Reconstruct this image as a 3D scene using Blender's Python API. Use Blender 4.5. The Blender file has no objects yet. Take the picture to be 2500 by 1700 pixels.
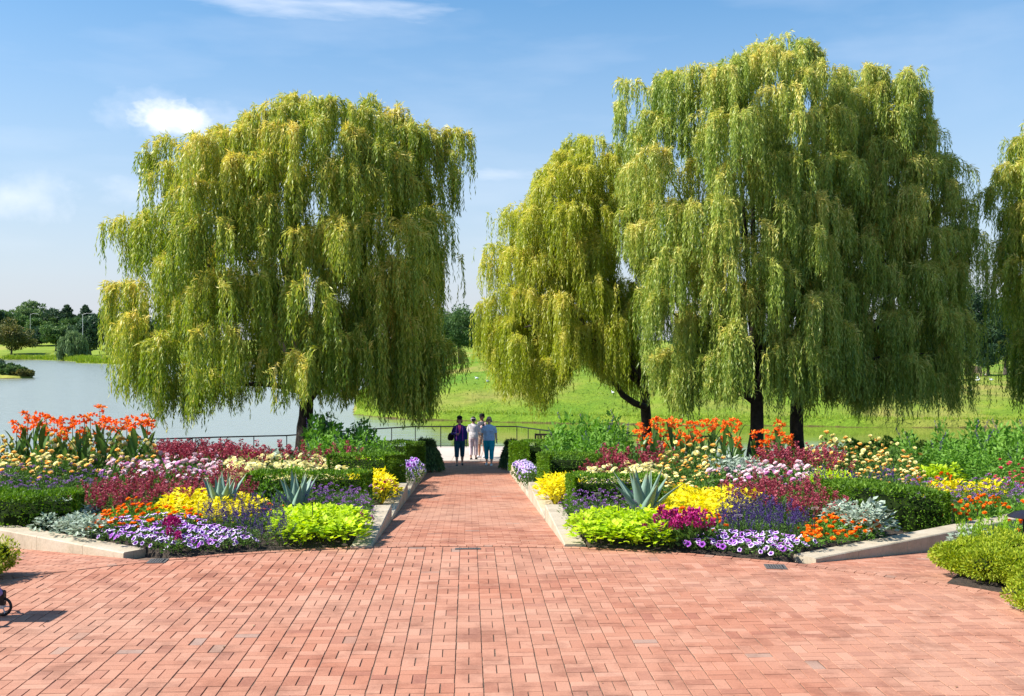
import bpy, math, random
import numpy as np
from mathutils import Vector, Matrix
R0 = np.random.default_rng(7)
random.seed(7)
FPX, CX, HY, ZC = 2500.0, 1250.0, 850.0, 2.38
SCN = bpy.context.scene
COL = SCN.collection
SLOPE = 0.068
CC = (-0.6, 5.27)          # centre of the round plaza
RP = 7.0
PU = np.array([-0.0432, 1.0]); PU = PU/np.linalg.norm(PU)   # direction of the path
PV = np.array([PU[1], -PU[0]])
PC = np.array([-0.52, 12.27])
PHW = 1.15

def px2x(px, D): return (px-CX)/FPX*D
def px2z(py, D): return ZC-(py-HY)/FPX*D
def W(px, py, D): return (px2x(px, D), D, px2z(py, D))
def G(x, y):
    r = np.hypot(np.asarray(x)-CC[0], np.asarray(y)-CC[1])
    return -np.minimum(SLOPE*np.maximum(0, r-7.1), 1.5)
def lat(x, y): return (x-PC[0])*PV[0]+(y-PC[1])*PV[1]

# ---------------------------------------------------------------- mesh builder
class MB:
    def __init__(s): s.V = []; s.F = []; s.M = []; s.A = []; s.n = 0
    def add(s, V, F, mat=0, val=0.5):
        V = np.asarray(V, dtype=np.float32).reshape(-1, 3)
        s.V.append(V)
        a = np.empty(len(V), dtype=np.float32); a[:] = val
        s.A.append(a)
        F = np.asarray(F, dtype=np.int64)
        if F.ndim == 1: F = F.reshape(1, -1)
        s.F.append(F+s.n); s.M.append(np.full(len(F), mat, dtype=np.int32))
        s.n += len(V); return s
    def merge(s, o, mat=None, T=None):
        off = s.n
        for V, A in zip(o.V, o.A):
            if T is not None: V = V@np.asarray(T)[:3, :3].T+np.asarray(T)[:3, 3]
            s.V.append(V.astype(np.float32)); s.A.append(A)
        for F, M in zip(o.F, o.M):
            s.F.append(F+off); s.M.append(M if mat is None else M*0+mat)
        s.n += o.n; return s
    def mesh(s, name, mats, smooth=False):
        me = bpy.data.meshes.new(name)
        V = np.concatenate(s.V); A = np.concatenate(s.A)
        me.vertices.add(len(V)); me.vertices.foreach_set('co', V.ravel())
        li = np.concatenate([f.ravel() for f in s.F]).astype(np.int32)
        tot = np.concatenate([np.full(len(f), f.shape[1], dtype=np.int32) for f in s.F])
        st = np.concatenate([[0], np.cumsum(tot)[:-1]]).astype(np.int32)
        me.loops.add(len(li)); me.loops.foreach_set('vertex_index', li)
        me.polygons.add(len(tot)); me.polygons.foreach_set('loop_start', st)
        me.polygons.foreach_set('loop_total', tot)
        me.polygons.foreach_set('material_index', np.concatenate(s.M))
        me.polygons.foreach_set('use_smooth', np.full(len(tot), bool(smooth)))
        me.update(calc_edges=True)
        at = me.attributes.new('v', 'FLOAT', 'POINT'); at.data.foreach_set('value', A)
        for m in (mats if isinstance(mats, (list, tuple)) else [mats]): me.materials.append(m)
        return me
    def obj(s, name, mats, parent=None, smooth=False, loc=None):
        return link(name, s.mesh(name, mats, smooth), parent, loc)

def link(name, me, parent=None, loc=None):
    o = bpy.data.objects.new(name, me); COL.objects.link(o)
    if parent is not None: o.parent = parent
    if loc is not None: o.location = loc
    return o
def tag(o, label=None, cat=None, group=None, kind=None):
    if label: o['label'] = label
    if cat: o['category'] = cat
    if group: o['group'] = group
    if kind: o['kind'] = kind
    return o
def thing(name, label, cat, loc=(0, 0, 0), rz=0, group=None):
    o = link(name, None, None, loc); o.rotation_euler = (0, 0, rz); o.empty_display_size = .1
    return tag(o, label, cat, group)
def struct(o): o['kind'] = 'structure'; return o

def box(mb, c, s, mat=0, val=.5, rz=0, bev=0.0):
    x, y, z = [d/2 for d in s]
    if bev <= 0:
        V = np.array([[-x, -y, -z], [x, -y, -z], [x, y, -z], [-x, y, -z], [-x, -y, z], [x, -y, z], [x, y, z], [-x, y, z]])
        F = [[0, 3, 2, 1], [4, 5, 6, 7], [0, 1, 5, 4], [1, 2, 6, 5], [2, 3, 7, 6], [3, 0, 4, 7]]
    else:
        b = bev; V = []; 
        V = [[-x, -y, -z], [x, -y, -z], [x, y, -z], [-x, y, -z], [-x, -y, z-b], [x, -y, z-b], [x, y, z-b], [-x, y, z-b],
             [-x+b, -y+b, z], [x-b, -y+b, z], [x-b, y-b, z], [-x+b, y-b, z]]
        V = np.array(V)
        F = [[0, 3, 2, 1], [8, 9, 10, 11], [0, 1, 5, 4], [1, 2, 6, 5], [2, 3, 7, 6], [3, 0, 4, 7],
             [4, 5, 9, 8], [5, 6, 10, 9], [6, 7, 11, 10], [7, 4, 8, 11]]
    if rz:
        ca, sa = math.cos(rz), math.sin(rz); V = V@np.array([[ca, sa, 0], [-sa, ca, 0], [0, 0, 1]])
    mb.add(V+np.array(c), F, mat, val)

def tube(mb, pts, rad, seg=8, mat=0, val=.5, cap=True, ry=None, jit=0):
    pts = np.array(pts, dtype=float); n = len(pts)
    rad = np.broadcast_to(np.array(rad, dtype=float), (n,)); ry = rad if ry is None else np.broadcast_to(np.array(ry, dtype=float), (n,))
    T = np.gradient(pts, axis=0); T /= np.maximum(np.linalg.norm(T, axis=1, keepdims=True), 1e-9)
    V = []
    ref = np.array([1., 0, 0]) if abs(T[0][0]) < .8 else np.array([0, 1., 0])
    for i in range(n):
        a = ref-T[i]*np.dot(ref, T[i]); a /= np.linalg.norm(a); b = np.cross(T[i], a); ref = a
        th = np.arange(seg)/seg*2*math.pi
        k = 1+jit*R0.normal(size=seg) if jit else 1
        V.append(pts[i]+np.outer(np.cos(th)*rad[i]*k, a)+np.outer(np.sin(th)*ry[i]*k, b))
    V = np.concatenate(V); F = []
    for i in range(n-1):
        for j in range(seg):
            k = (j+1) % seg
            F.append([i*seg+j, i*seg+k, (i+1)*seg+k, (i+1)*seg+j])
    mb.add(V, F, mat, val)
    if cap:
        mb.add(V[:seg][::-1], [list(range(seg))], mat, val); mb.add(V[-seg:], [list(range(seg))], mat, val)

def ell(mb, c, r, mat=0, val=.5, nu=12, nv=8, zcut=None, rot=None):
    u = np.arange(nu)/nu*2*math.pi; v = np.linspace(0, math.pi, nv+1)
    P = [[math.sin(b)*math.cos(a), math.sin(b)*math.sin(a), math.cos(b)] for b in v for a in u]
    P = np.array(P)*np.array(r)
    if rot is not None: P = P@np.array(rot).T
    F = [[i*nu+j, (i+1)*nu+j, (i+1)*nu+(j+1) % nu, i*nu+(j+1) % nu] for i in range(nv) for j in range(nu)]
    mb.add(P+np.array(c), F, mat, val)

def leaves(mb, P, D, L, Wd, val, mat=0, rng=R0, fold=0.0, N=None):
    """rhombic leaves: base P, direction D (unit), length L, width Wd"""
    n = len(P)
    L = np.broadcast_to(L, (n,))[:, None]; Wd = np.broadcast_to(Wd, (n,))[:, None]
    rv = rng.normal(size=(n, 3)) if N is None else N
    S = np.cross(D, rv); S /= np.maximum(np.linalg.norm(S, axis=1, keepdims=True), 1e-6)
    U = np.cross(S, D)
    a = P; b = P+D*L*.45+S*Wd/2+U*L*fold; c = P+D*L; d = P+D*L*.45-S*Wd/2+U*L*fold
    V = np.stack([a, b, c, d], axis=1).reshape(-1, 3)
    F = np.arange(4*n).reshape(n, 4)
    mb.add(V, F, mat, np.repeat(np.broadcast_to(val, (n,)), 4))

def unit(a): return a/np.maximum(np.linalg.norm(a, axis=-1, keepdims=True), 1e-9)

# ---------------------------------------------------------------- materials
def newmat(name):
    m = bpy.data.materials.new(name); m.use_nodes = True; nt = m.node_tree
    p = nt.nodes['Principled BSDF']; return m, nt, p
def ramp(nt, stops, fac):
    r = nt.nodes.new('ShaderNodeValToRGB'); e = r.color_ramp.elements
    while len(e) > 1: e.remove(e[-1])
    e[0].position = stops[0][0]; e[0].color = (*stops[0][1], 1)
    for p, c in stops[1:]:
        q = e.new(p); q.color = (*c, 1)
    nt.links.new(fac, r.inputs[0]); return r.outputs[0]
def noise(nt, scale, detail=4, rough=.6, co='Object', vec=None, mapscale=None):
    t = nt.nodes.new('ShaderNodeTexCoord'); n = nt.nodes.new('ShaderNodeTexNoise')
    n.inputs['Scale'].default_value = scale; n.inputs['Detail'].default_value = detail; n.inputs['Roughness'].default_value = rough
    v = t.outputs[co]
    if mapscale:
        mp = nt.nodes.new('ShaderNodeMapping'); mp.inputs['Scale'].default_value = mapscale; nt.links.new(v, mp.inputs[0]); v = mp.outputs[0]
    nt.links.new(v, n.inputs['Vector']); return n.outputs[0]
def mixc(nt, fac, a, b, mode='MIX'):
    m = nt.nodes.new('ShaderNodeMix'); m.data_type = 'RGBA'; m.blend_type = mode
    for s, v in ((0, fac), (6, a), (7, b)):
        if hasattr(v, 'links') or hasattr(v, 'is_output'): nt.links.new(v, m.inputs[s])
        else: m.inputs[s].default_value = v if s == 0 else (*v, 1)
    return m.outputs[2]
def bump(nt, p, h, strength=.3, dist=.02):
    b = nt.nodes.new('ShaderNodeBump'); b.inputs['Strength'].default_value = strength; b.inputs['Distance'].default_value = dist
    nt.links.new(h, b.inputs['Height']); nt.links.new(b.outputs[0], p.inputs['Normal'])
def leafmat(name, stops, trans=.35, rough=.55, spec=.25, tcol=1.35, objvar=.12):
    m, nt, p = newmat(name)
    a = nt.nodes.new('ShaderNodeAttribute'); a.attribute_name = 'v'
    c = ramp(nt, stops, a.outputs['Fac'])
    if objvar:
        oi = nt.nodes.new('ShaderNodeObjectInfo'); hs = nt.nodes.new('ShaderNodeHueSaturation')
        mr = nt.nodes.new('ShaderNodeMapRange'); mr.inputs[3].default_value = 1-objvar; mr.inputs[4].default_value = 1+objvar
        nt.links.new(oi.outputs['Random'], mr.inputs[0]); nt.links.new(mr.outputs[0], hs.inputs['Value']); nt.links.new(c, hs.inputs['Color']); c = hs.outputs[0]
    nt.links.new(c, p.inputs['Base Color']); p.inputs['Roughness'].default_value = rough
    p.inputs['Specular IOR Level'].default_value = spec
    if trans > 0:
        t = nt.nodes.new('ShaderNodeBsdfTranslucent'); mx = nt.nodes.new('ShaderNodeMixShader'); mx.inputs[0].default_value = trans
        g = nt.nodes.new('ShaderNodeHueSaturation'); g.inputs['Value'].default_value = tcol; g.inputs['Saturation'].default_value = 1.1
        nt.links.new(c, g.inputs['Color']); nt.links.new(g.outputs[0], t.inputs[0])
        nt.links.new(p.outputs[0], mx.inputs[1]); nt.links.new(t.outputs[0], mx.inputs[2])
        nt.links.new(mx.outputs[0], nt.nodes['Material Output'].inputs[0])
    return m
def plain(name, col, rough=.6, metal=0, nz=0, scale=20, spec=.4, bmp=0):
    m, nt, p = newmat(name)
    if nz:
        n = noise(nt, scale); c = ramp(nt, [(.3, tuple(v*(1-nz) for v in col)), (.7, tuple(min(1, v*(1+nz)) for v in col))], n)
        nt.links.new(c, p.inputs['Base Color'])
        if bmp: bump(nt, p, n, bmp, .01)
    else: p.inputs['Base Color'].default_value = (*col, 1)
    p.inputs['Roughness'].default_value = rough; p.inputs['Metallic'].default_value = metal; p.inputs['Specular IOR Level'].default_value = spec
    return m

M = {}
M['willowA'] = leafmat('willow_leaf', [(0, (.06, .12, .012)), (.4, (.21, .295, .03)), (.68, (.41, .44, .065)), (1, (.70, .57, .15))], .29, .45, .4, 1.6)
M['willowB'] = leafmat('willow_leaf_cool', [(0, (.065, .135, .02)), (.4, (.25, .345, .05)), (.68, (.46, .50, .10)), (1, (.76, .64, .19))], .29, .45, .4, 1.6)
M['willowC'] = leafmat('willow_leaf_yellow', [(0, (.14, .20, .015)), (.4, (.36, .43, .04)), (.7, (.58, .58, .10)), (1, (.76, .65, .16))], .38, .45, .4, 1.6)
M['bark'] = plain('bark', (.035, .026, .020), .9, nz=.5, scale=9, bmp=.8)
M['bark_far'] = plain('bark_far', (.09, .075, .06), .9, nz=.4, scale=3)
M['far_dark'] = leafmat('far_dark_leaf', [(0, (.022, .05, .028)), (.5, (.05, .10, .05)), (1, (.11, .17, .06))], .15)
M['far_mid'] = leafmat('far_mid_leaf', [(0, (.04, .09, .03)), (.5, (.09, .17, .05)), (1, (.18, .26, .07))], .2)
M['far_light'] = leafmat('far_light_leaf', [(0, (.07, .13, .05)), (.5, (.13, .2, .07)), (1, (.2, .27, .10))], .2)
M['far_olive'] = leafmat('far_olive_leaf', [(0, (.06, .09, .025)), (.5, (.14, .16, .045)), (1, (.26, .21, .06))], .2)
M['hedge'] = leafmat('hedge_leaf', [(0, (.04, .10, .008)), (.5, (.12, .24, .018)), (1, (.24, .38, .035))], .3)
M['core'] = plain('hedge_inner_twigs', (.014, .024, .006), 1, nz=.3, scale=30, spec=.05)
M['yhedge'] = leafmat('golden_shrub_leaf', [(0, (.11, .19, .012)), (.5, (.29, .37, .02)), (1, (.54, .54, .05))], .3)
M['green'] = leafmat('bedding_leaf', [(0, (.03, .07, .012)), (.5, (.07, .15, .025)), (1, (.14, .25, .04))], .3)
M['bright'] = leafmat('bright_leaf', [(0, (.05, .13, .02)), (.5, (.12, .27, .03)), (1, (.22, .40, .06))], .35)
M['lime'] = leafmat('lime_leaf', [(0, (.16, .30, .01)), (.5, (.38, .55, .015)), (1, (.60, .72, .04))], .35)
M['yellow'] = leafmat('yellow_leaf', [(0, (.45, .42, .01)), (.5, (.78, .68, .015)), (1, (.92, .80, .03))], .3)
M['silver'] = leafmat('silver_leaf', [(0, (.13, .20, .12)), (.5, (.28, .36, .26)), (1, (.48, .54, .44))], .15)
M['agave'] = leafmat('agave_leaf', [(0, (.34, .44, .30)), (.35, (.20, .31, .23)), (.8, (.17, .27, .21)), (.93, (.24, .27, .14)), (1, (.10, .05, .02))], 0, .5)
M['agave_edge'] = plain('agave_edge', (.38, .40, .20), .5)
M['petunia'] = leafmat('petunia_petal', [(0, (.06, .01, .14)), (.3, (.22, .04, .42)), (.6, (.55, .28, .72)), (.8, (.86, .80, .92)), (1, (.9, .86, .95))], .15)
M['petunia_p'] = leafmat('petunia_petal_purple', [(0, (.07, .005, .13)), (.5, (.33, .05, .50)), (1, (.62, .28, .75))], .15)
M['petunia_l'] = leafmat('petunia_petal_lilac', [(0, (.2, .08, .42)), (.4, (.45, .3, .7)), (1, (.75, .66, .88))], .15)
M['magenta'] = leafmat('magenta_petal', [(0, (.2, .005, .06)), (.5, (.42, .015, .15)), (1, (.6, .05, .3))], .15)
M['orange'] = leafmat('orange_petal', [(0, (.65, .10, .005)), (.5, (.90, .22, .008)), (1, (.98, .36, .015))], .15)
M['canna'] = leafmat('canna_petal', [(0, (.72, .07, .01)), (.5, (.92, .16, .012)), (1, (1., .38, .04))], .25)
M['cannaleaf'] = leafmat('canna_leaf', [(0, (.03, .08, .02)), (.5, (.07, .16, .035)), (1, (.16, .26, .06))], .3, .35)
M['peach'] = leafmat('peach_petal', [(0, (.74, .36, .06)), (.5, (.95, .62, .16)), (1, (.98, .84, .42))], .15)
M['cream'] = leafmat('cream_petal', [(0, (.62, .50, .12)), (.5, (.86, .78, .34)), (1, (.95, .92, .60))], .15)
M['pink'] = leafmat('pink_petal', [(0, (.74, .42, .46)), (.5, (.90, .70, .74)), (1, (.96, .92, .92))], .15)
M['mauve'] = leafmat('mauve_petal', [(0, (.55, .20, .42)), (.5, (.78, .38, .65)), (1, (.9, .66, .85))], .15)
M['crimson'] = leafmat('crimson_bract', [(0, (.12, .010, .02)), (.5, (.30, .035, .06)), (1, (.50, .12, .15))], .2)
M['salvia'] = leafmat('dark_purple_floret', [(0, (.025, .012, .07)), (.5, (.065, .035, .16)), (1, (.15, .09, .30))], .15)
M['violet'] = leafmat('violet_floret', [(0, (.14, .035, .22)), (.5, (.34, .14, .46)), (1, (.60, .38, .70))], .15)
M['redzin'] = leafmat('rose_red_petal', [(0, (.4, .03, .05)), (.5, (.66, .10, .13)), (1, (.82, .30, .30))], .15)
M['upright'] = leafmat('fern_green_leaf', [(0, (.10, .22, .01)), (1, (.33, .52, .03))], .3)
M['reed'] = leafmat('bank_grass', [(0, (.10, .20, .012)), (.5, (.22, .33, .02)), (1, (.34, .38, .05))], .3)
M['litter'] = leafmat('dry_leaf', [(0, (.10, .05, .02)), (.6, (.28, .17, .07)), (1, (.50, .42, .25))], .1)
M['tuft'] = leafmat('tuft_grass', [(0, (.09, .19, .02)), (.5, (.17, .27, .03)), (1, (.29, .32, .06))], .2)
M['weep'] = leafmat('weeping_juniper_leaf', [(0, (.03, .065, .02)), (1, (.13, .20, .05))], .2)
M['stem'] = plain('stem', (.07, .13, .03), .7)
M['steel'] = plain('dark_metal', (.022, .022, .024), .45, .4)
M['darkplastic'] = plain('black_rubber', (.012, .012, .013), .6)
M['white'] = plain('white_card', (.78, .79, .80), .5)
M['post'] = plain('pale_post', (.55, .56, .56), .5)
M['wood'] = plain('dark_wood', (.05, .032, .022), .8, nz=.35, scale=12)

def brickmat(name, dust=(.50, .33, .26)):
    m, nt, p = newmat(name)
    a = nt.nodes.new('ShaderNodeAttribute'); a.attribute_name = 'v'
    c = ramp(nt, [(0, (.33, .22, .18)), (.035, (.37, .22, .16)), (.06, (.33, .13, .088)), (.3, (.415, .168, .102)), (.6, (.455, .20, .126)), (.9, (.52, .256, .170)), (1, (.43, .215, .155))], a.outputs['Fac'])
    big = noise(nt, .42, 3, .55)
    r = ramp(nt, [(.38, (0, 0, 0)), (.68, (1, 1, 1))], big)
    c = mixc(nt, r, c, (.50, .31, .22))
    mm = [n for n in nt.nodes if n.type == 'MIX'][-1]
    ml = nt.nodes.new('ShaderNodeMath'); ml.operation = 'MULTIPLY'; ml.inputs[1].default_value = .45
    nt.links.new(r, ml.inputs[0]); nt.links.new(ml.outputs[0], mm.inputs[0])
    st = noise(nt, 2.3, 5, .7)
    s2 = ramp(nt, [(.34, (.62, .57, .56)), (.52, (1, 1, 1))], st)
    c = mixc(nt, .8, c, s2, 'MULTIPLY')
    fn = noise(nt, 70, 4, .7)
    s3 = ramp(nt, [(.3, (.80, .80, .80)), (.7, (1.12, 1.12, 1.12))], fn)
    c = mixc(nt, .8, c, s3, 'MULTIPLY')
    nt.links.new(c, p.inputs['Base Color']); p.inputs['Roughness'].default_value = .85; p.inputs['Specular IOR Level'].default_value = .25
    bump(nt, p, fn, .35, .006); return m
M['brick'] = brickmat('brick_paver')
M['joint'] = plain('joint_sand', (.15, .10, .07), .95, nz=.4, scale=25)
def stonemat():
    m, nt, p = newmat('limestone')
    n = noise(nt, 1.7, 6, .65); f = noise(nt, 35, 4, .7)
    c = ramp(nt, [(.3, (.33, .27, .19)), (.5, (.46, .39, .28)), (.7, (.55, .47, .36))], n)
    c = mixc(nt, .7, c, ramp(nt, [(.3, (.78, .76, .74)), (.65, (1.05, 1.05, 1.05))], f), 'MULTIPLY')
    w = noise(nt, 3.0, 4, .7, mapscale=(6, 6, .6))
    c = mixc(nt, .6, c, ramp(nt, [(.30, (.45, .36, .28)), (.40, (1, 1, 1))], w), 'MULTIPLY')
    nt.links.new(c, p.inputs['Base Color']); p.inputs['Roughness'].default_value = .85; bump(nt, p, f, .3, .008); return m
M['stone'] = stonemat()
def slabmat():
    m, nt, p = newmat('pale_paving')
    n = noise(nt, .8, 5, .6); c = ramp(nt, [(.3, (.46, .39, .34)), (.7, (.57, .49, .43))], n)
    nt.links.new(c, p.inputs['Base Color']); p.inputs['Roughness'].default_value = .85; return m
M['slab'] = slabmat()
def soilmat():
    m, nt, p = newmat('dark_mulch')
    n = noise(nt, 28, 6, .8); c = ramp(nt, [(.3, (.02, .015, .01)), (.55, (.065, .046, .031)), (.75, (.15, .105, .07))], n)
    nt.links.new(c, p.inputs['Base Color']); p.inputs['Roughness'].default_value = .95; bump(nt, p, n, 1, .04); return m
M['soil'] = soilmat()
def lawnmat(name, a, b, c3, s1=.06, s2=.9):
    m, nt, p = newmat(name)
    n1 = noise(nt, s1, 4, .6); n2 = noise(nt, s2, 6, .75, mapscale=(.6, 1, 1)); n3 = noise(nt, s2*9, 3, .7)
    c = ramp(nt, [(.35, a), (.50, b), (.62, c3)], n1)
    c = mixc(nt, .9, c, ramp(nt, [(.32, (.62, .72, .5)), (.5, (1, 1, 1)), (.68, (1.22, 1.12, 1.0))], n2), 'MULTIPLY')
    c = mixc(nt, .8, c, ramp(nt, [(.3, (.7, .75, .6)), (.7, (1.2, 1.15, 1.1))], n3), 'MULTIPLY')
    # bare soil of the eroded bank just above the water
    tc = nt.nodes.new('ShaderNodeTexCoord'); sx = nt.nodes.new('ShaderNodeSeparateXYZ'); nt.links.new(tc.outputs['Object'], sx.inputs[0])
    ma = nt.nodes.new('ShaderNodeMath'); ma.operation = 'MULTIPLY_ADD'; nt.links.new(n2, ma.inputs[0]); ma.inputs[1].default_value = -.5; nt.links.new(sx.outputs[2], ma.inputs[2])
    mr = nt.nodes.new('ShaderNodeMapRange'); mr.inputs[1].default_value = -3.04; mr.inputs[2].default_value = -2.96; nt.links.new(ma.outputs[0], mr.inputs[0])
    c = mixc(nt, mr.outputs[0], (.10, .075, .03), c)
    nt.links.new(c, p.inputs['Base Color']); p.inputs['Roughness'].default_value = .9; p.inputs['Specular IOR Level'].default_value = .15
    bump(nt, p, n2, .9, .5); return m
M['lawn'] = lawnmat('lawn_grass', (.11, .23, .018), (.19, .28, .028), (.31, .28, .08))
M['lawn_far'] = lawnmat('far_lawn_grass', (.17, .25, .03), (.24, .31, .04), (.34, .33, .08), .02, .3)
def watermat():
    m, nt, p = newmat('lake_water'); L = nt.links.new
    p.inputs['IOR'].default_value = 1.33; p.inputs['Specular IOR Level'].default_value = .6
    tc = nt.nodes.new('ShaderNodeTexCoord'); sx = nt.nodes.new('ShaderNodeSeparateXYZ'); L(tc.outputs['Object'], sx.inputs[0])
    n = noise(nt, .9, 4, .6, mapscale=(.35, 1.2, 1)); big = noise(nt, .05, 2, .5)
    # the open lake is ruffled by the breeze, the inlet behind the terrace lies sheltered
    ad = nt.nodes.new('ShaderNodeMath'); ad.operation = 'MULTIPLY_ADD'; L(big, ad.inputs[0]); ad.inputs[1].default_value = 14; L(sx.outputs[0], ad.inputs[2])
    mr = nt.nodes.new('ShaderNodeMapRange'); mr.inputs[1].default_value = -8; mr.inputs[2].default_value = 3; L(ad.outputs[0], mr.inputs[0]); f = mr.outputs[0]
    c = ramp(nt, [(0, (.25, .28, .235)), (1, (.12, .165, .02))], f); L(c, p.inputs['Base Color'])  # murky water colour; the inlet's green also paints in the lawn's reflection
    r = ramp(nt, [(0, (.20, .20, .20)), (1, (.06, .06, .06))], f); L(r, p.inputs['Roughness'])
    b = nt.nodes.new('ShaderNodeBump'); b.inputs['Distance'].default_value = .10; L(n, b.inputs['Height'])
    ms = nt.nodes.new('ShaderNodeMapRange'); ms.inputs[3].default_value = .9; ms.inputs[4].default_value = .05; L(f, ms.inputs[0]); L(ms.outputs[0], b.inputs['Strength'])
    L(b.outputs[0], p.inputs['Normal']); return m
M['water'] = watermat()
# ================================================================= SETTING
def clip_poly(poly, fn):
    """clip convex polygon (list of (x,y)) by fn(p)>=0 (linear interpolation)"""
    out = []; n = len(poly)
    for i in range(n):
        a, b = poly[i], poly[(i+1) % n]; fa, fb = fn(a), fn(b)
        if fa >= 0: out.append(a)
        if (fa >= 0) != (fb >= 0):
            t = fa/(fa-fb); out.append((a[0]+(b[0]-a[0])*t, a[1]+(b[1]-a[1])*t))
    return out

def bricks(name, rects, clips, zf, gap=.004, rng=None, dz=.0009, boundbox=None, mortar=True):
    """rects: (cu,cv,lu,lv) in path axes around PC; each becomes a chamfered brick"""
    rng = rng or np.random.default_rng(3)
    mb = MB()
    polys = []
    for (cu, cv, lu, lv) in rects:
        hu, hv = lu/2-gap, lv/2-gap
        j = rng.normal(0, .0013, 2)
        a0 = rng.normal(0, .006)
        P = []
        for su, sv in ((-1, -1), (1, -1), (1, 1), (-1, 1)):
            du, dv = su*hu, sv*hv
            u = cu+j[0]+du-dv*a0; v = cv+j[1]+dv+du*a0
            p = PC+PV*u+PU*v; P.append((p[0], p[1]))
        keep = True
        for c in clips:
            s = [c(q) for q in P]
            if max(s) < 0: keep = False; break
            if min(s) < 0:
                P = clip_poly(P, c)
                if len(P) < 3: keep = False; break
        if not keep: continue
        polys.append(P)
    groups = {}
    for P in polys: groups.setdefault(len(P), []).append(P)
    for k, L in groups.items():
        A = np.array(L)                      # n,k,2
        n = len(A); c = A.mean(axis=1, keepdims=True)
        inner = c+(A-c)*(1-.0025/np.maximum(np.linalg.norm(A-c, axis=2, keepdims=True), .01))
        h = rng.normal(0, dz, (n, 1)); tx = rng.normal(0, .004, (n, 2))
        tilt = ((A-c)*tx[:, None, :]).sum(axis=2)
        ztop = zf(inner[..., 0], inner[..., 1])+h+tilt
        zb = zf(A[..., 0], A[..., 1])+h+tilt-.003
        zl = zb-.012
        V = np.concatenate([np.dstack([inner, ztop[..., None]]), np.dstack([A, zb[..., None]]), np.dstack([A, zl[..., None]])], axis=1)
        val = rng.beta(2.2, 2.2, n)*.9+.07; gr = rng.random(n) < .012; val[gr] = rng.random(gr.sum())*.05
        base = (np.arange(n)*3*k)[:, None]
        V = V.reshape(-1, 3)
        off = mb.n; mb.add(V, (base+np.arange(k)[None, :]), 0, np.repeat(val, 3*k))
        for lvl in (0, 1):
            for i in range(k):
                a = lvl*k+i; b = lvl*k+(i+1) % k; c2 = (lvl+1)*k+(i+1) % k; d = (lvl+1)*k+i
                F = base+np.array([[a, d, c2, b]])
                mb.F.append(F+off); mb.M.append(np.zeros(n, dtype=np.int32))
    return mb

rr = lambda p: math.hypot(p[0]-CC[0], p[1]-CC[1])
# --- round plaza in basket weave
rects = []; cw = .204
for i in range(-40, 40):
    u0 = i*cw
    for j in range(-75, 5):
        v0 = j*cw
        if (i+j) % 2 == 0:
            rects += [(u0-cw/4, v0, cw/2, cw), (u0+cw/4, v0, cw/2, cw)]
        else:
            rects += [(u0, v0-cw/4, cw, cw/2), (u0, v0+cw/4, cw, cw/2)]
# widen the long joints between the columns a little
rects = [(u+.0, v, a-(.003), b) for (u, v, a, b) in rects]
cplaza = PC+PV*0
zflat = lambda x, y: np.zeros_like(x)
mb = bricks('plaza', [r for r in rects if True], [lambda p: (RP-.012)-rr(p)], zflat, gap=.0026)
plaza = mb.obj('plaza', [M['brick']]); struct(plaza)
mj = MB()
th = np.linspace(0, 2*math.pi, 129)[:-1]
mj.add(np.stack([CC[0]+np.cos(th)*7.0, CC[1]+np.sin(th)*7.0, 0*th-.0062], 1), [list(range(128))])
struct(mj.obj('plaza_joints', [M['joint']]))

rng = np.random.default_rng(77); n_ = 75; a_ = rng.uniform(0, 6.28, n_); q_ = np.sqrt(rng.random(n_))*6.8
V_ = np.stack([CC[0]+np.cos(a_)*q_, CC[1]+np.sin(a_)*q_, np.full(n_, .006)], 1); ml = MB(); leaves(ml, V_, unit(np.stack([rng.normal(size=n_), rng.normal(size=n_), rng.uniform(0, .25, n_)], 1)), rng.uniform(.02, .05, n_), .014, rng.random(n_), 0, rng, N=np.tile([0., 0, 1], (n_, 1)))
tag(ml.obj('fallen_leaves', [M['litter']]), 'small dry fallen leaves scattered over the brick plaza', 'fallen leaves', kind='stuff')
# --- soldier course round the plaza
mb = MB(); rng = np.random.default_rng(5); nb = int(2*math.pi*7.06/.105)
for i in range(nb):
    a0 = (i+.035)/nb*2*math.pi; a1 = (i+.965)/nb*2*math.pi; ra, rb = 7.012+rng.normal(0, .002), 7.108
    q = [(ra, a0), (rb, a0), (rb, a1), (ra, a1)]; z = rng.normal(.002, .0016)
    V = [[CC[0]+r*math.cos(a), CC[1]+r*math.sin(a), z] for r, a in q]+[[CC[0]+r*math.cos(a), CC[1]+r*math.sin(a), z-.03] for r, a in q]
    v = .04 if rng.random() < .03 else rng.beta(2, 2)*.8+.08
    mb.add(V, [[0, 1, 2, 3], [1, 0, 4, 5], [2, 1, 5, 6], [3, 2, 6, 7], [0, 3, 7, 4]], 0, v)
struct(mb.obj('plaza_border', [M['brick']]))

# --- straight path down to the water, running bond
rects = []
L0, L1 = -.3, 23.2
j = 0; v = L0
while v < L1:
    off = (j % 2)*.1; u = -PHW-.2+off
    while u < PHW+.2:
        rects.append((u+.1, v+.05, .2, .1)); u += .2
    v += .1; j += 1
mb = bricks('path', rects, [lambda p: rr(p)-7.112, lambda p: PHW-abs(lat(p[0], p[1])), lambda p: 34.9-p[1]], G, gap=.0022, dz=.0008)
path = mb.obj('path', [M['brick']]); struct(path)

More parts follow.
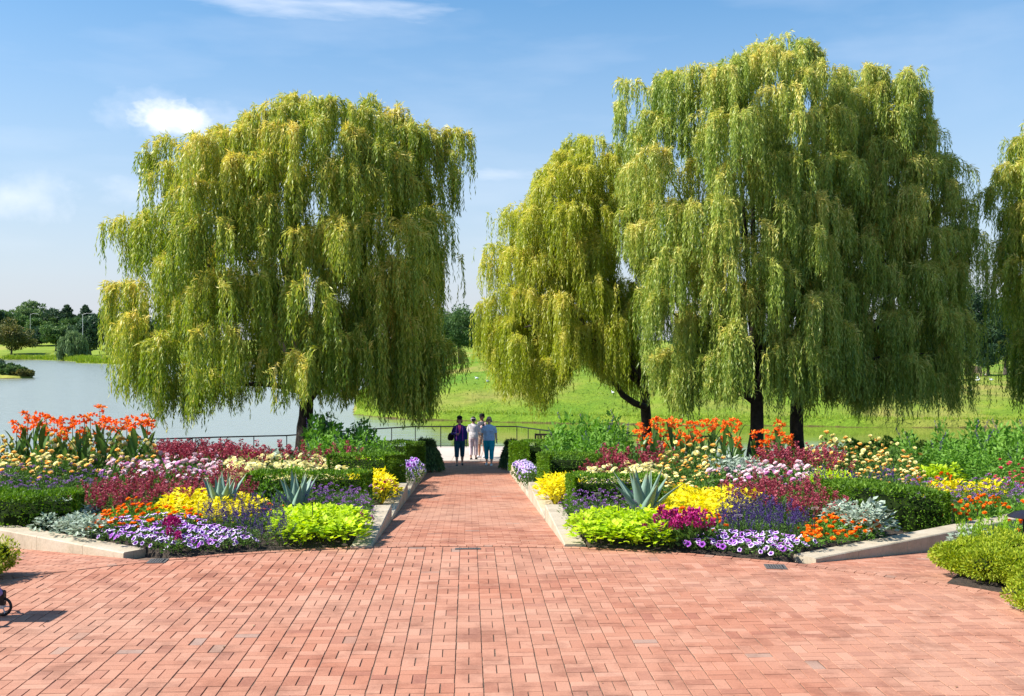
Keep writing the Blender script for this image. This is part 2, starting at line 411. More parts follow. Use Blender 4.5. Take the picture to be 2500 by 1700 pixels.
# --- wall lines of the beds next to the side paths
LW = [np.array([-4.18, 11.55]), np.array([-6.75, 13.35])]      # left bed, outer wall line (outer edge)
RW = [np.array([3.12, 11.22]), np.array([5.80, 13.25])]        # right bed
def side(p, A, B): return (B[0]-A[0])*(p[1]-A[1])-(B[1]-A[1])*(p[0]-A[0])
nL = np.linalg.norm(LW[1]-LW[0]); nR = np.linalg.norm(RW[1]-RW[0])
dLw = lambda p: side(p, LW[0], LW[1])/nL      # >0 outside (side path) ? checked below
dRw = lambda p: side(p, RW[0], RW[1])/nR
rects = []; j = 0; v = -9.
while v < 9.:
    u = -12+(j % 2)*.1
    while u < 12.: rects.append((u, v, .2, .1)); u += .2
    v += .1; j += 1
def ringrects(sgn):
    out = []
    for (u, v, a, b) in rects:
        p = PC+PV*u+PU*v
        if sgn*p[0] < 2.9 or p[1] < 4: continue
        if rr(p) < 6.9 or rr(p) > 12.5: continue
        out.append((u, v, a, b))
    return out
mb = bricks('side_path', ringrects(-1), [lambda p: rr(p)-7.112, lambda p: dLw(p)-.0 if True else 1], G, gap=.0024)
struct(mb.obj('side_path', [M['brick']]))
mb = bricks('side_path', ringrects(1), [lambda p: rr(p)-7.112, lambda p: -dRw(p)], G, gap=.0024)
struct(mb.obj('side_path', [M['brick']]))

# --- near ground (joint sand colour by the paths, one sheet to the shore)
EX = [-60, -30, -16, -11.6, -9.9, -7.8, -5.4, -3.74, .16, 1.46, 2.86, 4.8, 9, 20, 60]
EYv = [33, 33.4, 33.8, 34.5, 35.2, 35.8, 38.5, 39.95, 39.95, 37.6, 36.1, 35.5, 35.6, 36, 37]
def edge(x): return np.interp(x, EX, EYv)
xs = np.unique(np.concatenate([np.linspace(-60, 60, 61), np.linspace(-14, 10, 97)])); ts = np.linspace(0, 1, 90)
X, Tt = np.meshgrid(xs, ts); Y = -40+(edge(X)+40)*Tt
Z = G(X, Y)-.022
rg = np.hypot(X-CC[0], Y-CC[1]); Z = np.where(rg < 7.6, -.03-SLOPE*np.maximum(0, rg-7.1), Z)
X = np.vstack([X, X[-1:]]); Y = np.vstack([Y, Y[-1:]+.05]); Z = np.vstack([Z, Z[-1:]*0-5])
def grid(mb, X, Y, Z, mat=0):
    n, m = X.shape; I = np.arange(n*m).reshape(n, m)
    F = np.stack([I[:-1, :-1], I[:-1, 1:], I[1:, 1:], I[1:, :-1]], -1).reshape(-1, 4)
    mb.add(np.stack([X, Y, Z], -1).reshape(-1, 3), F, mat)
mb = MB(); grid(mb, X, Y, Z); struct(mb.obj('ground', [M['joint']], smooth=True))

# --- pale terrace by the water
tx = np.array([-9.9, -7.8, -5.4, -3.74, .16, 1.46, 2.86, 4.8]); te = edge(tx)
mb = MB(); rows = []
xs = np.linspace(-9.9, 4.8, 16)
for i in range(len(xs)-1):
    for k in range(4):
        x0, x1 = xs[i]+.006, xs[i+1]-.006
        e0, e1 = edge(x0), edge(x1); f0, f1 = k/4, (k+1)/4
        if min(e0, e1) < 35: continue
        y = [34.93+(e0-34.93)*f0+.006, 34.93+(e1-34.93)*f0+.006, 34.93+(e1-34.93)*f1-.006, 34.93+(e0-34.93)*f1-.006]
        zz = -1.462
        V = [[x0, y[0], zz], [x1, y[1], zz], [x1, y[2], zz], [x0, y[3], zz]]; V += [[a, b, c-.5] for a, b, c in V]
        mb.add(V, [[0, 1, 2, 3], [1, 0, 4, 5], [2, 1, 5, 6], [3, 2, 6, 7], [0, 3, 7, 4]])
struct(mb.obj('terrace', [M['slab']]))

# --- flower-bed soil (two beds), raised a little above the paths
def zsoil(x, y): return G(x, y)+.02+.10*np.clip((np.hypot(np.asarray(x)-CC[0], np.asarray(y)-CC[1])-7.12)/.8, 0, 1)
def lineth(rad, A, B):
    """angle where the ray line A->B meets the circle of radius rad round CC"""
    d = (B-A)/np.linalg.norm(B-A); f = A-np.array(CC)
    b = np.dot(f, d); c = np.dot(f, f)-rad*rad; t = -b+math.sqrt(max(b*b-c, 0)); p = A+d*t-np.array(CC)
    return math.atan2(p[1], p[0])
def bed(sgn):
    A = LW if sgn < 0 else RW
    mb = MB(); rads = np.concatenate([np.linspace(7.115, 8, 8), np.linspace(8.3, 31, 60)]); Xs = []; Ys = []
    for r_ in rads:
        pin = PC+PV*sgn*(PHW+.24); t1 = lineth(r_, pin, pin+PU); 
        dd_ = (A[1]-A[0])/np.linalg.norm(A[1]-A[0]); off = np.array([dd_[1], -dd_[0]])*(-1 if sgn > 0 else 1)*.28
        t2 = lineth(r_, A[0]+off, A[1]+off) if r_ > 7.3 else lineth(7.3, A[0]+off, A[1]+off)
        th = np.linspace(t1, t2, 50); Xs.append(CC[0]+r_*np.cos(th)); Ys.append(CC[1]+r_*np.sin(th))
    X = np.array(Xs); Y = np.array(Ys); Z = zsoil(X, Y)+R0.normal(0, .012, X.shape)
    Y = np.minimum(Y, edge(X)-.1)
    for c_ in (0, -1): Z[:, c_] = G(X[:, c_], Y[:, c_])-.03
    Z[0] = -.03; Z[1] = np.minimum(Z[1], .0)
    X, Y, Z = (X[:, ::-1], Y[:, ::-1], Z[:, ::-1]) if sgn > 0 else (X, Y, Z)
    grid(mb, X, Y, Z); return tag(mb.obj('flower_bed', [M['soil']], smooth=True), kind='structure')
bed(-1); bed(1)
# outer beds (behind the golden shrubs), far right and far left
def outer_bed(sgn):
    mb = MB(); A = LW if sgn < 0 else RW; d = (A[1]-A[0])/np.linalg.norm(A[1]-A[0]); n = np.array([d[1], -d[0]])*(1 if sgn > 0 else -1)
    if sgn > 0: P0, P1, P2, P3 = (4.35, 10.42), (6.45, 7.2), (24, 10), (16, 30)
    else: P0, P1, P2, P3 = (-5.42, 10.62), (-7.6, 6.2), (-24, 12), (-19, 26)
    n_ = 40; s = np.linspace(0, 1, n_); a0 = math.atan2(P0[1]-CC[1], P0[0]-CC[0]); a1 = math.atan2(P1[1]-CC[1], P1[0]-CC[0])
    X = []; Y = []
    for t in np.linspace(0, 1, 40):
        th = a0+(a1-a0)*s; inx = CC[0]+7.12*np.cos(th); iny = CC[1]+7.12*np.sin(th)
        ox = P3[0]+(P2[0]-P3[0])*s; oy = P3[1]+(P2[1]-P3[1])*s
        X.append(inx+(ox-inx)*t*t); Y.append(iny+(oy-iny)*t*t)
    X = np.array(X); Y = np.array(Y); Z = zsoil(X, Y)+R0.normal(0, .012, X.shape)
    for c_ in (0, -1): Z[:, c_] = G(X[:, c_], Y[:, c_])-.03
    Z[:, 1] = G(X[:, 1], Y[:, 1])+.01; Z[:, -2] = G(X[:, -2], Y[:, -2])+.01; Z[0] = -.03
    if sgn > 0: X, Y, Z = X[:, ::-1], Y[:, ::-1], Z[:, ::-1]
    grid(mb, X, Y, Z); struct(mb.obj('flower_bed', [M['soil']], smooth=True))
outer_bed(1); outer_bed(-1)

# --- water
mb = MB(); mb.add([[-900, 20, -2.8], [900, 20, -2.8], [900, 1600, -2.8], [-900, 1600, -2.8]], [[0, 1, 2, 3]])
struct(mb.obj('water', [M['water']]))

# --- land across the water
def sdist(X, Y, poly):
    poly = np.array(poly, dtype=float); n = len(poly); d = np.full(X.shape, 1e9); ins = np.zeros(X.shape, bool)
    for i in range(n):
        a = poly[i]; b = poly[(i+1) % n]; e = b-a
        t = np.clip(((X-a[0])*e[0]+(Y-a[1])*e[1])/max(e@e, 1e-9), 0, 1)
        d = np.minimum(d, np.hypot(X-a[0]-t*e[0], Y-a[1]-t*e[1]))
        c = ((a[1] > Y) != (b[1] > Y)) & (X < (b[0]-a[0])*(Y-a[1])/(b[1]-a[1]+1e-12)+a[0]); ins ^= c
    return np.where(ins, d, -d)
def wob(X, Y): return .35*np.sin(X*.55+1.3*np.sin(Y*.21))+.25*np.sin(X*1.37+Y*.4)+.3*np.sin(X*.17+2)
lawnpoly = [(-30, 230), (-20, 150), (-16.5, 110), (-13.6, 87), (-12.2, 79.5), (-9, 75.5), (-5, 73.5), (2, 71), (10, 69), (20, 67.4), (40, 65.5), (75, 64), (300, 60), (300, 500), (-30, 500)]
xs = np.unique(np.concatenate([np.arange(-32, 60, .5), np.linspace(60, 300, 60)])); ys = np.unique(np.concatenate([np.arange(60, 96, .4), np.geomspace(96, 500, 90)]))
X, Y = np.meshgrid(xs, ys); d = sdist(X, Y, lawnpoly)+wob(X, Y)*.6
def lawnz(X, Y, d):
    z = np.where(d < 0, np.maximum(-2.8+d*.5, -4), -2.8+.42*(1-np.exp(-np.maximum(d, 0)/.45)))
    dd = np.maximum(d-1, 0); q_ = np.clip((X-4)/28, 0, 1); amp = 3.45-1.15*q_*q_*(3-2*q_); z = z+np.where(d > 1, amp*(1-np.exp(-(dd/9.5)**1.3))-.016*np.maximum(dd-19, 0), 0); z = np.where(d > 0, np.maximum(z, -2.3), z)
    return z+np.where(d > 3, .10*np.sin(X*.33+Y*.1)*np.sin(Y*.27)+.05*np.sin(X*1.1+Y*.7), 0)*np.clip(d/12, 0, 1)
mb = MB(); grid(mb, X, Y, lawnz(X, Y, d)); struct(mb.obj('lawn', [M['lawn']], smooth=True))
def lawn_at(x, y):
    X = np.array([[float(x)]]); Y = np.array([[float(y)]]); return float(lawnz(X, Y, sdist(X, Y, lawnpoly)+wob(X, Y)*.6)[0, 0])

farpoly = [(-500, 460), (-224, 448), (-205, 442), (-190, 425), (-160, 380), (-150, 352), (-128, 330), (-118, 335), (-100, 370), (-60, 420), (60, 460), (400, 480), (500, 1500), (-900, 1500), (-900, 460)]
xs = np.linspace(-900, 500, 281); ys = np.unique(np.concatenate([np.arange(320, 480, 2.5), np.geomspace(480, 1500, 60)]))
X, Y = np.meshgrid(xs, ys); d = sdist(X, Y, farpoly)
Z = np.where(d < 0, np.maximum(-2.8+d*.3, -4), -2.8+.9*(1-np.exp(-np.maximum(d, 0)/2.))+.06*np.maximum(d, 0)-.0)
Z = np.minimum(Z, 7); mb = MB(); grid(mb, X, Y, Z); struct(mb.obj('far_lawn', [M['lawn_far']], smooth=True))
def far_at(x, y):
    X = np.array([[float(x)]]); Y = np.array([[float(y)]]); dd = float(sdist(X, Y, farpoly)[0, 0])
    return min(-2.8+.9*(1-math.exp(-max(dd, 0)/2.))+.06*max(dd, 0), 7)
# small island at far left
islpoly = [(-130, 174), (-92, 172), (-84.5, 172.5), (-81.5, 175), (-84, 179), (-92, 186), (-130, 200)]
xs = np.arange(-131, -79, .6); ys = np.arange(168, 202, .6); X, Y = np.meshgrid(xs, ys); d = sdist(X, Y, islpoly)
mb = MB(); grid(mb, X, Y, np.where(d < 0, -2.8+d*.5, -2.8+.35*(1-np.exp(-np.maximum(d, 0)/.5))+.10*np.minimum(np.maximum(d, 0), 8)))
struct(mb.obj('island', [M['lawn_far']], smooth=True))

# --- bank grass (uncountable blades) along the shorelines
def blades(name, pts, hmin, hmax, wd, label, mat):
    n = len(pts); rng = np.random.default_rng(len(pts)); D = unit(np.stack([rng.normal(0, .35, n), rng.normal(0, .35, n), np.ones(n)], 1))
    mb = MB(); leaves(mb, pts, D, rng.uniform(hmin, hmax, n), wd, rng.random(n), 0, rng)
    return tag(mb.obj(name, [M[mat]]), label, 'grass', kind='stuff')
def shore_pts(poly, i0, i1, n, spread, zf, wobble=True):
    rng = np.random.default_rng(n); P = np.array(poly[i0:i1+1], float); seg = np.linalg.norm(np.diff(P, axis=0), axis=1); c = np.concatenate([[0], np.cumsum(seg)])
    t = rng.random(n)*c[-1]; x = np.interp(t, c, P[:, 0]); y = np.interp(t, c, P[:, 1])
    k = np.clip(np.searchsorted(c, t)-1, 0, len(seg)-1); nn = np.stack([-(P[k+1, 1]-P[k, 1]), P[k+1, 0]-P[k, 0]], 1)/seg[k][:, None]
    o = np.abs(rng.normal(0, spread, n)); x += nn[:, 0]*o; y += nn[:, 1]*o; return x, y
x, y = shore_pts(lawnpoly, 1, 11, 20000, 1.3, None)
X_ = x[:, None]; Y_ = y[:, None]; d = sdist(X_, Y_, lawnpoly)+wob(X_, Y_)*.6; z = lawnz(X_, Y_, d)
k = (z[:, 0] > -2.85); blades('bank_grass', np.stack([x, y, z[:, 0]-.05], 1)[k], .10, .30, .04, 'long yellow green grass along the lake bank below the lawn', 'reed')
rng_ = np.random.default_rng(12); n_ = 30000; x = rng_.uniform(-16, 62, n_); y = 66+46*rng_.random(n_)**1.4; d = sdist(x[:, None], y[:, None], lawnpoly)+wob(x[:, None], y[:, None])*.6; z = lawnz(x[:, None], y[:, None], d)[:, 0]
k = (d[:, 0] > 1.5) & (np.sin(x*1.7+np.sin(y*.8)*2)+np.sin(y*2.1+x*.6)+rng_.normal(0, .5, n_) > .5)
blades('lawn_tufts', np.stack([x, y, z-.02], 1)[k], .05, .15, .10, 'small tufts of grass scattered over the sloping green lawn', 'tuft')
x, y = shore_pts(farpoly, 1, 9, 16000, 3.0, None); z = np.array([-2.75]*len(x))
dd = sdist(x[:, None], y[:, None], farpoly)[:, 0]; k = dd > 0
blades('shore_reeds', np.stack([x, y, -2.8+.9*(1-np.exp(-dd/2.))], 1)[k], .6, 2.2, .22, 'tall yellowish reeds along the far shore of the lake', 'reed')

# --- stone walls
def wallbox(mb, A, B, width, ztop0, ztop1, zbot, sgn):
    """block between A and B (outer edge), width to the bed side; chamfered top"""
    A = np.array(A); B = np.array(B); d = (B-A)/np.linalg.norm(B-A); n = np.array([-d[1], d[0]])*sgn
    b = .012
    prof = [(0, -1), (0, -b), (b, 0), (width-b, 0), (width, -b), (width, -1)]
    V = []
    for P, zt in ((A, ztop0), (B, ztop1)):
        for o, dz_ in prof: q = P+n*o; V.append([q[0], q[1], zbot if dz_ == -1 else zt+dz_])
    F = [[i, i+1, i+7, i+6] for i in range(5)]+[[0, 6, 11, 5]]
    if sgn > 0: F = [f[::-1] for f in F]
    mb.add(V, F, 0); mb.add(V, [[5, 4, 3, 2, 1, 0] if sgn > 0 else [0, 1, 2, 3, 4, 5]], 0); mb.add(V, [[6, 7, 8, 9, 10, 11] if sgn > 0 else [11, 10, 9, 8, 7, 6]], 0)
WSTEPS = [(-.02, 3.15), (3.16, 7.3), (7.31, 11.4), (11.41, 15.4), (15.41, 19.6)]
for sgn, lab in ((-1, 'pale limestone edging stepping down beside the left of the brick path'), (1, 'pale limestone edging stepping down beside the right of the brick path')):
    root = thing('stone_wall', lab, 'garden wall', (PC[0]+PV[0]*sgn*PHW, PC[1]+PV[1]*sgn*PHW, 0))
    for i, (v0, v1) in enumerate(WSTEPS):
        if sgn > 0: v0, v1 = v0+.0, v1+(.0 if i else -.05)
        A = PU*v0; B = PU*v1; zt = -SLOPE*max(v0, 0)*.98+.025
        m_ = MB(); wallbox(m_, A, B, .26, zt, zt, zt-.55, sgn*-1); m_.obj('coping_stone', [M['stone']], root)
for nm, A, sgn, lab in (('l', LW, 1, 'long low limestone wall edging the left flower bed beside the silver plant'), ('r', RW, -1, 'low limestone wall at the right flower bed below the big clipped hedge')):
    root = thing('stone_wall', lab, 'garden wall', (A[0][0], A[0][1], 0)); d = (A[1]-A[0])/np.linalg.norm(A[1]-A[0])
    cuts = [.34, 1.15, 2.15, 3.5, 4.9, 6.4, 8.0]; 
    for c0, c1 in zip(cuts[:-1], cuts[1:]):
        m_ = MB(); wallbox(m_, d*c0, d*(c1-.006), .30, .035-.002*c0, .035-.002*c1, -.7, 1 if sgn < 0 else -1); m_.obj('coping_stone', [M['stone']], root)

# --- railing round the terrace
pts = [(px2x(p, D), D) for p, D in ((250, 33.9), (400, 34.2), (538, 34.9), (700, 35.5), (896, 38.2), (1014, 39.6), (1262, 39.6), (1348, 37.3), (1450, 35.9), (1600, 35.2), (1750, 35.2))]
root = thing('railing', 'thin dark metal railing along the lakeside terrace', 'railing', (0, 37, -1.46))
mb = MB(); ztop = -.655
tube(mb, [(x, y-37, ztop+1.46) for x, y in pts], .024, 8, 0); mb.obj('handrail', [M['steel']], root)
mb = MB(); tube(mb, [(x, y-37, .06) for x, y in pts], .010, 6, 0); mb.obj('bottom_rail', [M['steel']], root)
for (x0, y0), (x1, y1) in zip(pts[:-1], pts[1:]):
    L = math.hypot(x1-x0, y1-y0); n = max(1, round(L/1.0))
    for k in range(n):
        t = k/n; mb = MB(); tube(mb, [(x0+(x1-x0)*t, y0+(y1-y0)*t-37, -.1), (x0+(x1-x0)*t, y0+(y1-y0)*t-37, ztop+1.46-.015)], .017, 6); mb.obj('post', [M['steel']], root)
# ================================================================= WILLOWS
def willow(label, D, outline, trunk, trunkw, pybot, nm, seed, mat, group, depth=.72, extra=(), limbs=12, dens=1.0, fill=26, bot=None):
    rng = np.random.default_rng(seed)
    tx = px2x(trunk, D); zg = float(G(tx, D))+.0
    py = np.array([o[0] for o in outline], float); l = np.array([o[1] for o in outline], float); r = np.array([o[2] for o in outline], float)
    zz = px2z(py, D); xl = px2x(l, D); xr = px2x(r, D); o = np.argsort(zz); zz, xl, xr = zz[o], xl[o], xr[o]
    zb, zt = zz[0], zz[-1]; zbot = px2z(pybot, D); Rm = (xr-xl).max()/2
    root = thing('willow_tree', label, 'willow tree', (tx, D, zg-.05), 0, group)
    def env(z): a = np.interp(z, zz, xl); b = np.interp(z, zz, xr); return (a+b)/2, (b-a)/2
    heads = []; tries = 0
    # the crown is made of separate drooping umbrellas of twigs, set in ragged tiers
    while len(heads) < nm and tries < 9000:
        tries += 1
        z = zb+(zt-zb)*rng.random()**.95
        cx, hw = env(z); th = rng.uniform(0, 2*math.pi)
        if rng.random() < .4: th = -math.pi/2+rng.normal(0, .95)
        rho = rng.uniform(.70, .98); dr = min(depth*(.6*hw+.4*Rm), Rm*depth) if hw > 1.5 else max(hw*depth, .3)
        rad = rng.uniform(.55, 1.25)*(1 if z < zt-1.5 else .75)
        q = max(hw-.80*rad, .1)
        x = cx+q*math.cos(th)*rho**.5; y = D+dr*math.sin(th)*rho; p = np.array([x, y, z])
        if any(np.linalg.norm((p-h[0])*np.array([1, 1, .95])) < .54*(rad+h[2]) for h in heads): continue
        heads.append((p, th, rad, 1.))
    for k in range(fill):
        z = zb+(zt-zb)*rng.uniform(.1, .88); cx, hw = env(z); th = rng.uniform(0, 2*math.pi); rho = rng.uniform(.15, .6)
        heads.append((np.array([cx+hw*math.cos(th)*rho, D+hw*depth*math.sin(th)*rho, z]), th, rng.uniform(.8, 1.3), .75))
    for (ex, ey, rad) in extra: heads.append((np.array([px2x(ex, D), D+rng.uniform(-.8, .8), px2z(ey, D)]), rng.uniform(0, 6.28), rad, .9))
    S = []; H = []; RC = []; LN = []; TN = []; UP = []
    for (p, th, rad, dn) in heads:
        nb = int(rng.integers(5, 9)); ns = int(165*dn*dens*rad**1.6)+35
        # arching branchlets radiate outward from the head; strands leave them and fall
        baz = th+rng.normal(0, 1.15, nb); bL = rad*np.where(rng.random(nb) < .25, rng.uniform(1.0, 1.45, nb), rng.uniform(.45, 1.0, nb)); bU = rng.uniform(.15, .40, nb)
        # strands leave the branchlets in little hanging ropes
        nr = max(6, ns//6); k = rng.integers(0, nr, ns); rbi = rng.integers(0, nb, nr); rf = rng.random(nr)**.75; rln = rng.uniform(.35, 1.05, nr)**.8; raz = rng.normal(0, .8, nr); rre = rng.uniform(.05, .34, nr)
        bi = rbi[k]; f = np.clip(rf[k]+rng.normal(0, .03, ns), 0, 1.1)
        bx = np.cos(baz[bi])*bL[bi]*f; by = np.sin(baz[bi])*bL[bi]*f; bz = bU[bi]*np.sin(f*math.pi*.75)*rad-.50*rad*f**2.4
        s0 = p+np.stack([bx+rng.normal(0, .045, ns), by+rng.normal(0, .045, ns), bz+rng.normal(0, .035, ns)], 1)
        az = baz[bi]+raz[k]+rng.normal(0, .3, ns); reach = rre[k]*(.6+.6*rad)*rng.uniform(.7, 1.2, ns)
        Lf = (.70+rng.uniform(.45, 1.15)*rad*1.25); ln = Lf*rln[k]*rng.uniform(.75, 1.1, ns)*np.where(rng.random(ns) < .05, 1.5, 1)
        low = np.zeros(ns, bool)
        zb_ = np.full(ns, zbot) if bot is None else px2z(np.interp(s0[:, 0]/D*FPX+CX, [q[0] for q in bot], [q[1] for q in bot]), D)
        lim = s0[:, 2]-(zb_+rng.normal(.0, .20, ns)+.35*np.sin(s0[:, 0]*2.1+seed)+.25*np.sin(s0[:, 0]*5.3))
        if p[2]-zb_.mean() < 2.9: ln = np.where(rng.random(ns) < .75, np.maximum(ln, lim*rng.uniform(.7, 1.0, ns)), ln)
        ln = np.minimum(ln, lim); ok = ln > .2; tone = rng.normal(0, .07)
        S.append(s0[ok]); H.append(np.stack([np.cos(az), np.sin(az)], 1)[ok]); RC.append(reach[ok]); LN.append(ln[ok]); TN.append((tone+rng.normal(0, .13, ns))[ok]); UP.append((rng.uniform(.0, .22, ns)*(f > .2)+np.where(rng.random(ns) < .06, .25, 0))[ok])
    S = np.concatenate(S); H = np.concatenate(H); RC = np.concatenate(RC); LN = np.concatenate(LN); TN = np.concatenate(TN); UP = np.concatenate(UP)
    ds = .056; K = int(3.6/ds); t = np.arange(K)*ds; Tt = t[None, :]; n = len(S)
    sw = rng.normal(0, .04, (n, 2)); ph = rng.uniform(0, 6.28, n); hx = RC[:, None]*(1-np.exp(-Tt/.22))
    P = np.empty((n, K, 3)); wv = np.sin(Tt*2.4+ph[:, None])*.03*np.minimum(Tt, 1.5)
    P[..., 0] = S[:, None, 0]+H[:, None, 0]*hx+sw[:, None, 0]*Tt+wv
    P[..., 1] = S[:, None, 1]+H[:, None, 1]*hx+sw[:, None, 1]*Tt+wv*.6
    P[..., 2] = S[:, None, 2]+UP[:, None]*np.sin(np.minimum(Tt/.3, math.pi))*.8-np.maximum(Tt-.12, 0)
    T = unit(np.gradient(P, axis=1)); mask = (Tt < LN[:, None]) & (rng.random((n, K)) < .94)
    p = P[mask]; tt = T[mask]; m = len(p)
    side = unit(np.cross(tt, rng.normal(size=(m, 3)))); dr_ = unit(tt*1.0+side*rng.uniform(.25, .8, (m, 1))+np.array([0, 0, -.30]))
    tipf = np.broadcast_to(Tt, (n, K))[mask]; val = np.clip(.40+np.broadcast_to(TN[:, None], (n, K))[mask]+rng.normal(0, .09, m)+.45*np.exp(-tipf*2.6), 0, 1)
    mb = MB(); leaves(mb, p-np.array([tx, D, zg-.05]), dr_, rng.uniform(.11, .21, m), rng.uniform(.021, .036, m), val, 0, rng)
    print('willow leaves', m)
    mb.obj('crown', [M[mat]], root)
    # trunk and limbs
    mb = MB(); Ht = env((zb+zt)/2)[0]-tx
    h1 = (zb-zg)*.55+1.2; w = trunkw/2
    zs = np.linspace(0, h1, 9); bend = np.sin(zs*1.1+seed)*.07
    rad = w*(1.0-.25*zs/h1); rad[0] *= 1.5; rad[1] *= 1.12
    tube(mb, np.stack([bend-bend[0], bend*.6, zs], 1), rad, 14, jit=.06)
    top = np.array([bend[-1]-bend[0], bend[-1]*.6, h1])
    hs = [h for h in heads if h[2] > 0]; idx = rng.permutation(len(hs))[:limbs]
    for q in idx:
        e_ = hs[q][0]-np.array([tx, D, zg-.05]); e_ = e_*np.array([.9, .9, 1])-np.array([0, 0, .2]); st = top*np.array([1, 1, rng.uniform(.72, 1.0)])
        if e_[2] < st[2]: st = st*np.array([1, 1, .85])
        mid = st*.5+e_*.5; mid[2] += .5+.1*rng.normal(); mid[:2] *= .75
        ts_ = np.linspace(0, 1, 8)[:, None]; pp = (1-ts_)**2*st+2*ts_*(1-ts_)*mid+ts_**2*e_
        tube(mb, pp, np.linspace(w*.50, .02, 8), 7, jit=.04, cap=False)
    mb.obj('trunk', [M['bark']], root, smooth=True)
    return root, heads

# left willow
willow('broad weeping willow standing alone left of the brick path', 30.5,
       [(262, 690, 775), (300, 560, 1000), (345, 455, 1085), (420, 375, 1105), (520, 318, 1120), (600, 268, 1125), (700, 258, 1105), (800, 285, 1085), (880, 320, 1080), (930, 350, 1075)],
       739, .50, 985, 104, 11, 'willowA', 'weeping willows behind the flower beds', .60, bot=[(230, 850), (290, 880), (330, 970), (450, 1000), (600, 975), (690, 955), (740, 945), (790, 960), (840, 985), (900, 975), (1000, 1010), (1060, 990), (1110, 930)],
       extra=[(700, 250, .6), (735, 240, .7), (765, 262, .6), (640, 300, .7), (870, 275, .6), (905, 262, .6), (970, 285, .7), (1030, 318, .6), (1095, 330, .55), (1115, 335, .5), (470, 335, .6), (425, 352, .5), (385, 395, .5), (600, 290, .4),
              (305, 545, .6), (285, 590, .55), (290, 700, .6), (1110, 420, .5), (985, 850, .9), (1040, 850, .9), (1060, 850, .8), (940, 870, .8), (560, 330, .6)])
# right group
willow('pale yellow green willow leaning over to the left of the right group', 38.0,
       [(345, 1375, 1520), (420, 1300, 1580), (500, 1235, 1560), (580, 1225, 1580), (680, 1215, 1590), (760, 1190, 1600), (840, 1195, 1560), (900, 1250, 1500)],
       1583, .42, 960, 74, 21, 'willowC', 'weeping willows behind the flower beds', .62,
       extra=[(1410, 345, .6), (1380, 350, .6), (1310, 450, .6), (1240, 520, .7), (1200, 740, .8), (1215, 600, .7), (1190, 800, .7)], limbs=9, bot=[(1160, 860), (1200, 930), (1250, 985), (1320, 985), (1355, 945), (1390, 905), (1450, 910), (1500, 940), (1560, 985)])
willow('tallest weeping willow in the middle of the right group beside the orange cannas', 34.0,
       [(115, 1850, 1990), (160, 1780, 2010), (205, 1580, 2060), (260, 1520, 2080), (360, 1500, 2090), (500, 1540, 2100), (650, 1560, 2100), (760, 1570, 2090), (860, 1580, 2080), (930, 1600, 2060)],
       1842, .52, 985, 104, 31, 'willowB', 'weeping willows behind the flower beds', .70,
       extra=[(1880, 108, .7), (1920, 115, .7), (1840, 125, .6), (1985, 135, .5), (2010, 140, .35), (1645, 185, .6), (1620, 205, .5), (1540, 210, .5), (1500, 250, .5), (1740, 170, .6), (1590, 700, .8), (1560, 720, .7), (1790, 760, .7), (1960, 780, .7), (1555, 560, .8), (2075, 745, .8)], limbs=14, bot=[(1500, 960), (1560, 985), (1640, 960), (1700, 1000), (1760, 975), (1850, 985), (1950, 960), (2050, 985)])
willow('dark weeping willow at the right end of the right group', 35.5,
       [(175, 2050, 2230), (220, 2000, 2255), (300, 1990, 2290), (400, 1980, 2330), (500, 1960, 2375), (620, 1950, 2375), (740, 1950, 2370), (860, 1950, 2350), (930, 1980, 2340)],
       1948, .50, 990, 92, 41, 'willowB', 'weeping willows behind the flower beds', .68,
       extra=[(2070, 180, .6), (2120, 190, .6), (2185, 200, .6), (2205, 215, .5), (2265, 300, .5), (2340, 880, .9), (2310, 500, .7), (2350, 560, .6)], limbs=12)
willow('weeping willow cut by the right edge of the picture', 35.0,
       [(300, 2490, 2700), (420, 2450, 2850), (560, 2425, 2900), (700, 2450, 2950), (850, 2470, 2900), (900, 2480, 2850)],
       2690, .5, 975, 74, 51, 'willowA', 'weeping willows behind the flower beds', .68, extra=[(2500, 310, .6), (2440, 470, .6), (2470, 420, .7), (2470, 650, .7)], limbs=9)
# the long leaning limb of the pale willow
mb = MB(); D = 37.5
P_ = [W(px, py, D-d) for px, py, d in ((1578, 995, 0), (1550, 985, .2), (1520, 965, .3), (1495, 925, .4), (1470, 880, .5), (1448, 840, .5), (1430, 790, .5), (1395, 755, .5), (1350, 735, .5), (1310, 718, .5))]
rt = bpy.data.objects['willow_tree.001']; b0 = np.array(rt.location)
tube(mb, np.array(P_)-b0, [.13, .12, .11, .10, .09, .08, .07, .055, .045, .03], 8, jit=.04)
P_ = [W(px, py, D-.5) for px, py in ((1462, 865), (1440, 835), (1455, 800), (1500, 795), (1530, 805))]
tube(mb, np.array(P_)-b0, [.07, .06, .05, .04, .02], 7)
P_ = [W(px, py, D-.5) for px, py in ((1480, 900), (1430, 830), (1380, 785), (1320, 790), (1280, 800))]
tube(mb, np.array(P_)-b0, [.08, .07, .055, .04, .02], 7)
mb.obj('leaning_limb', [M['bark']], rt, smooth=True)

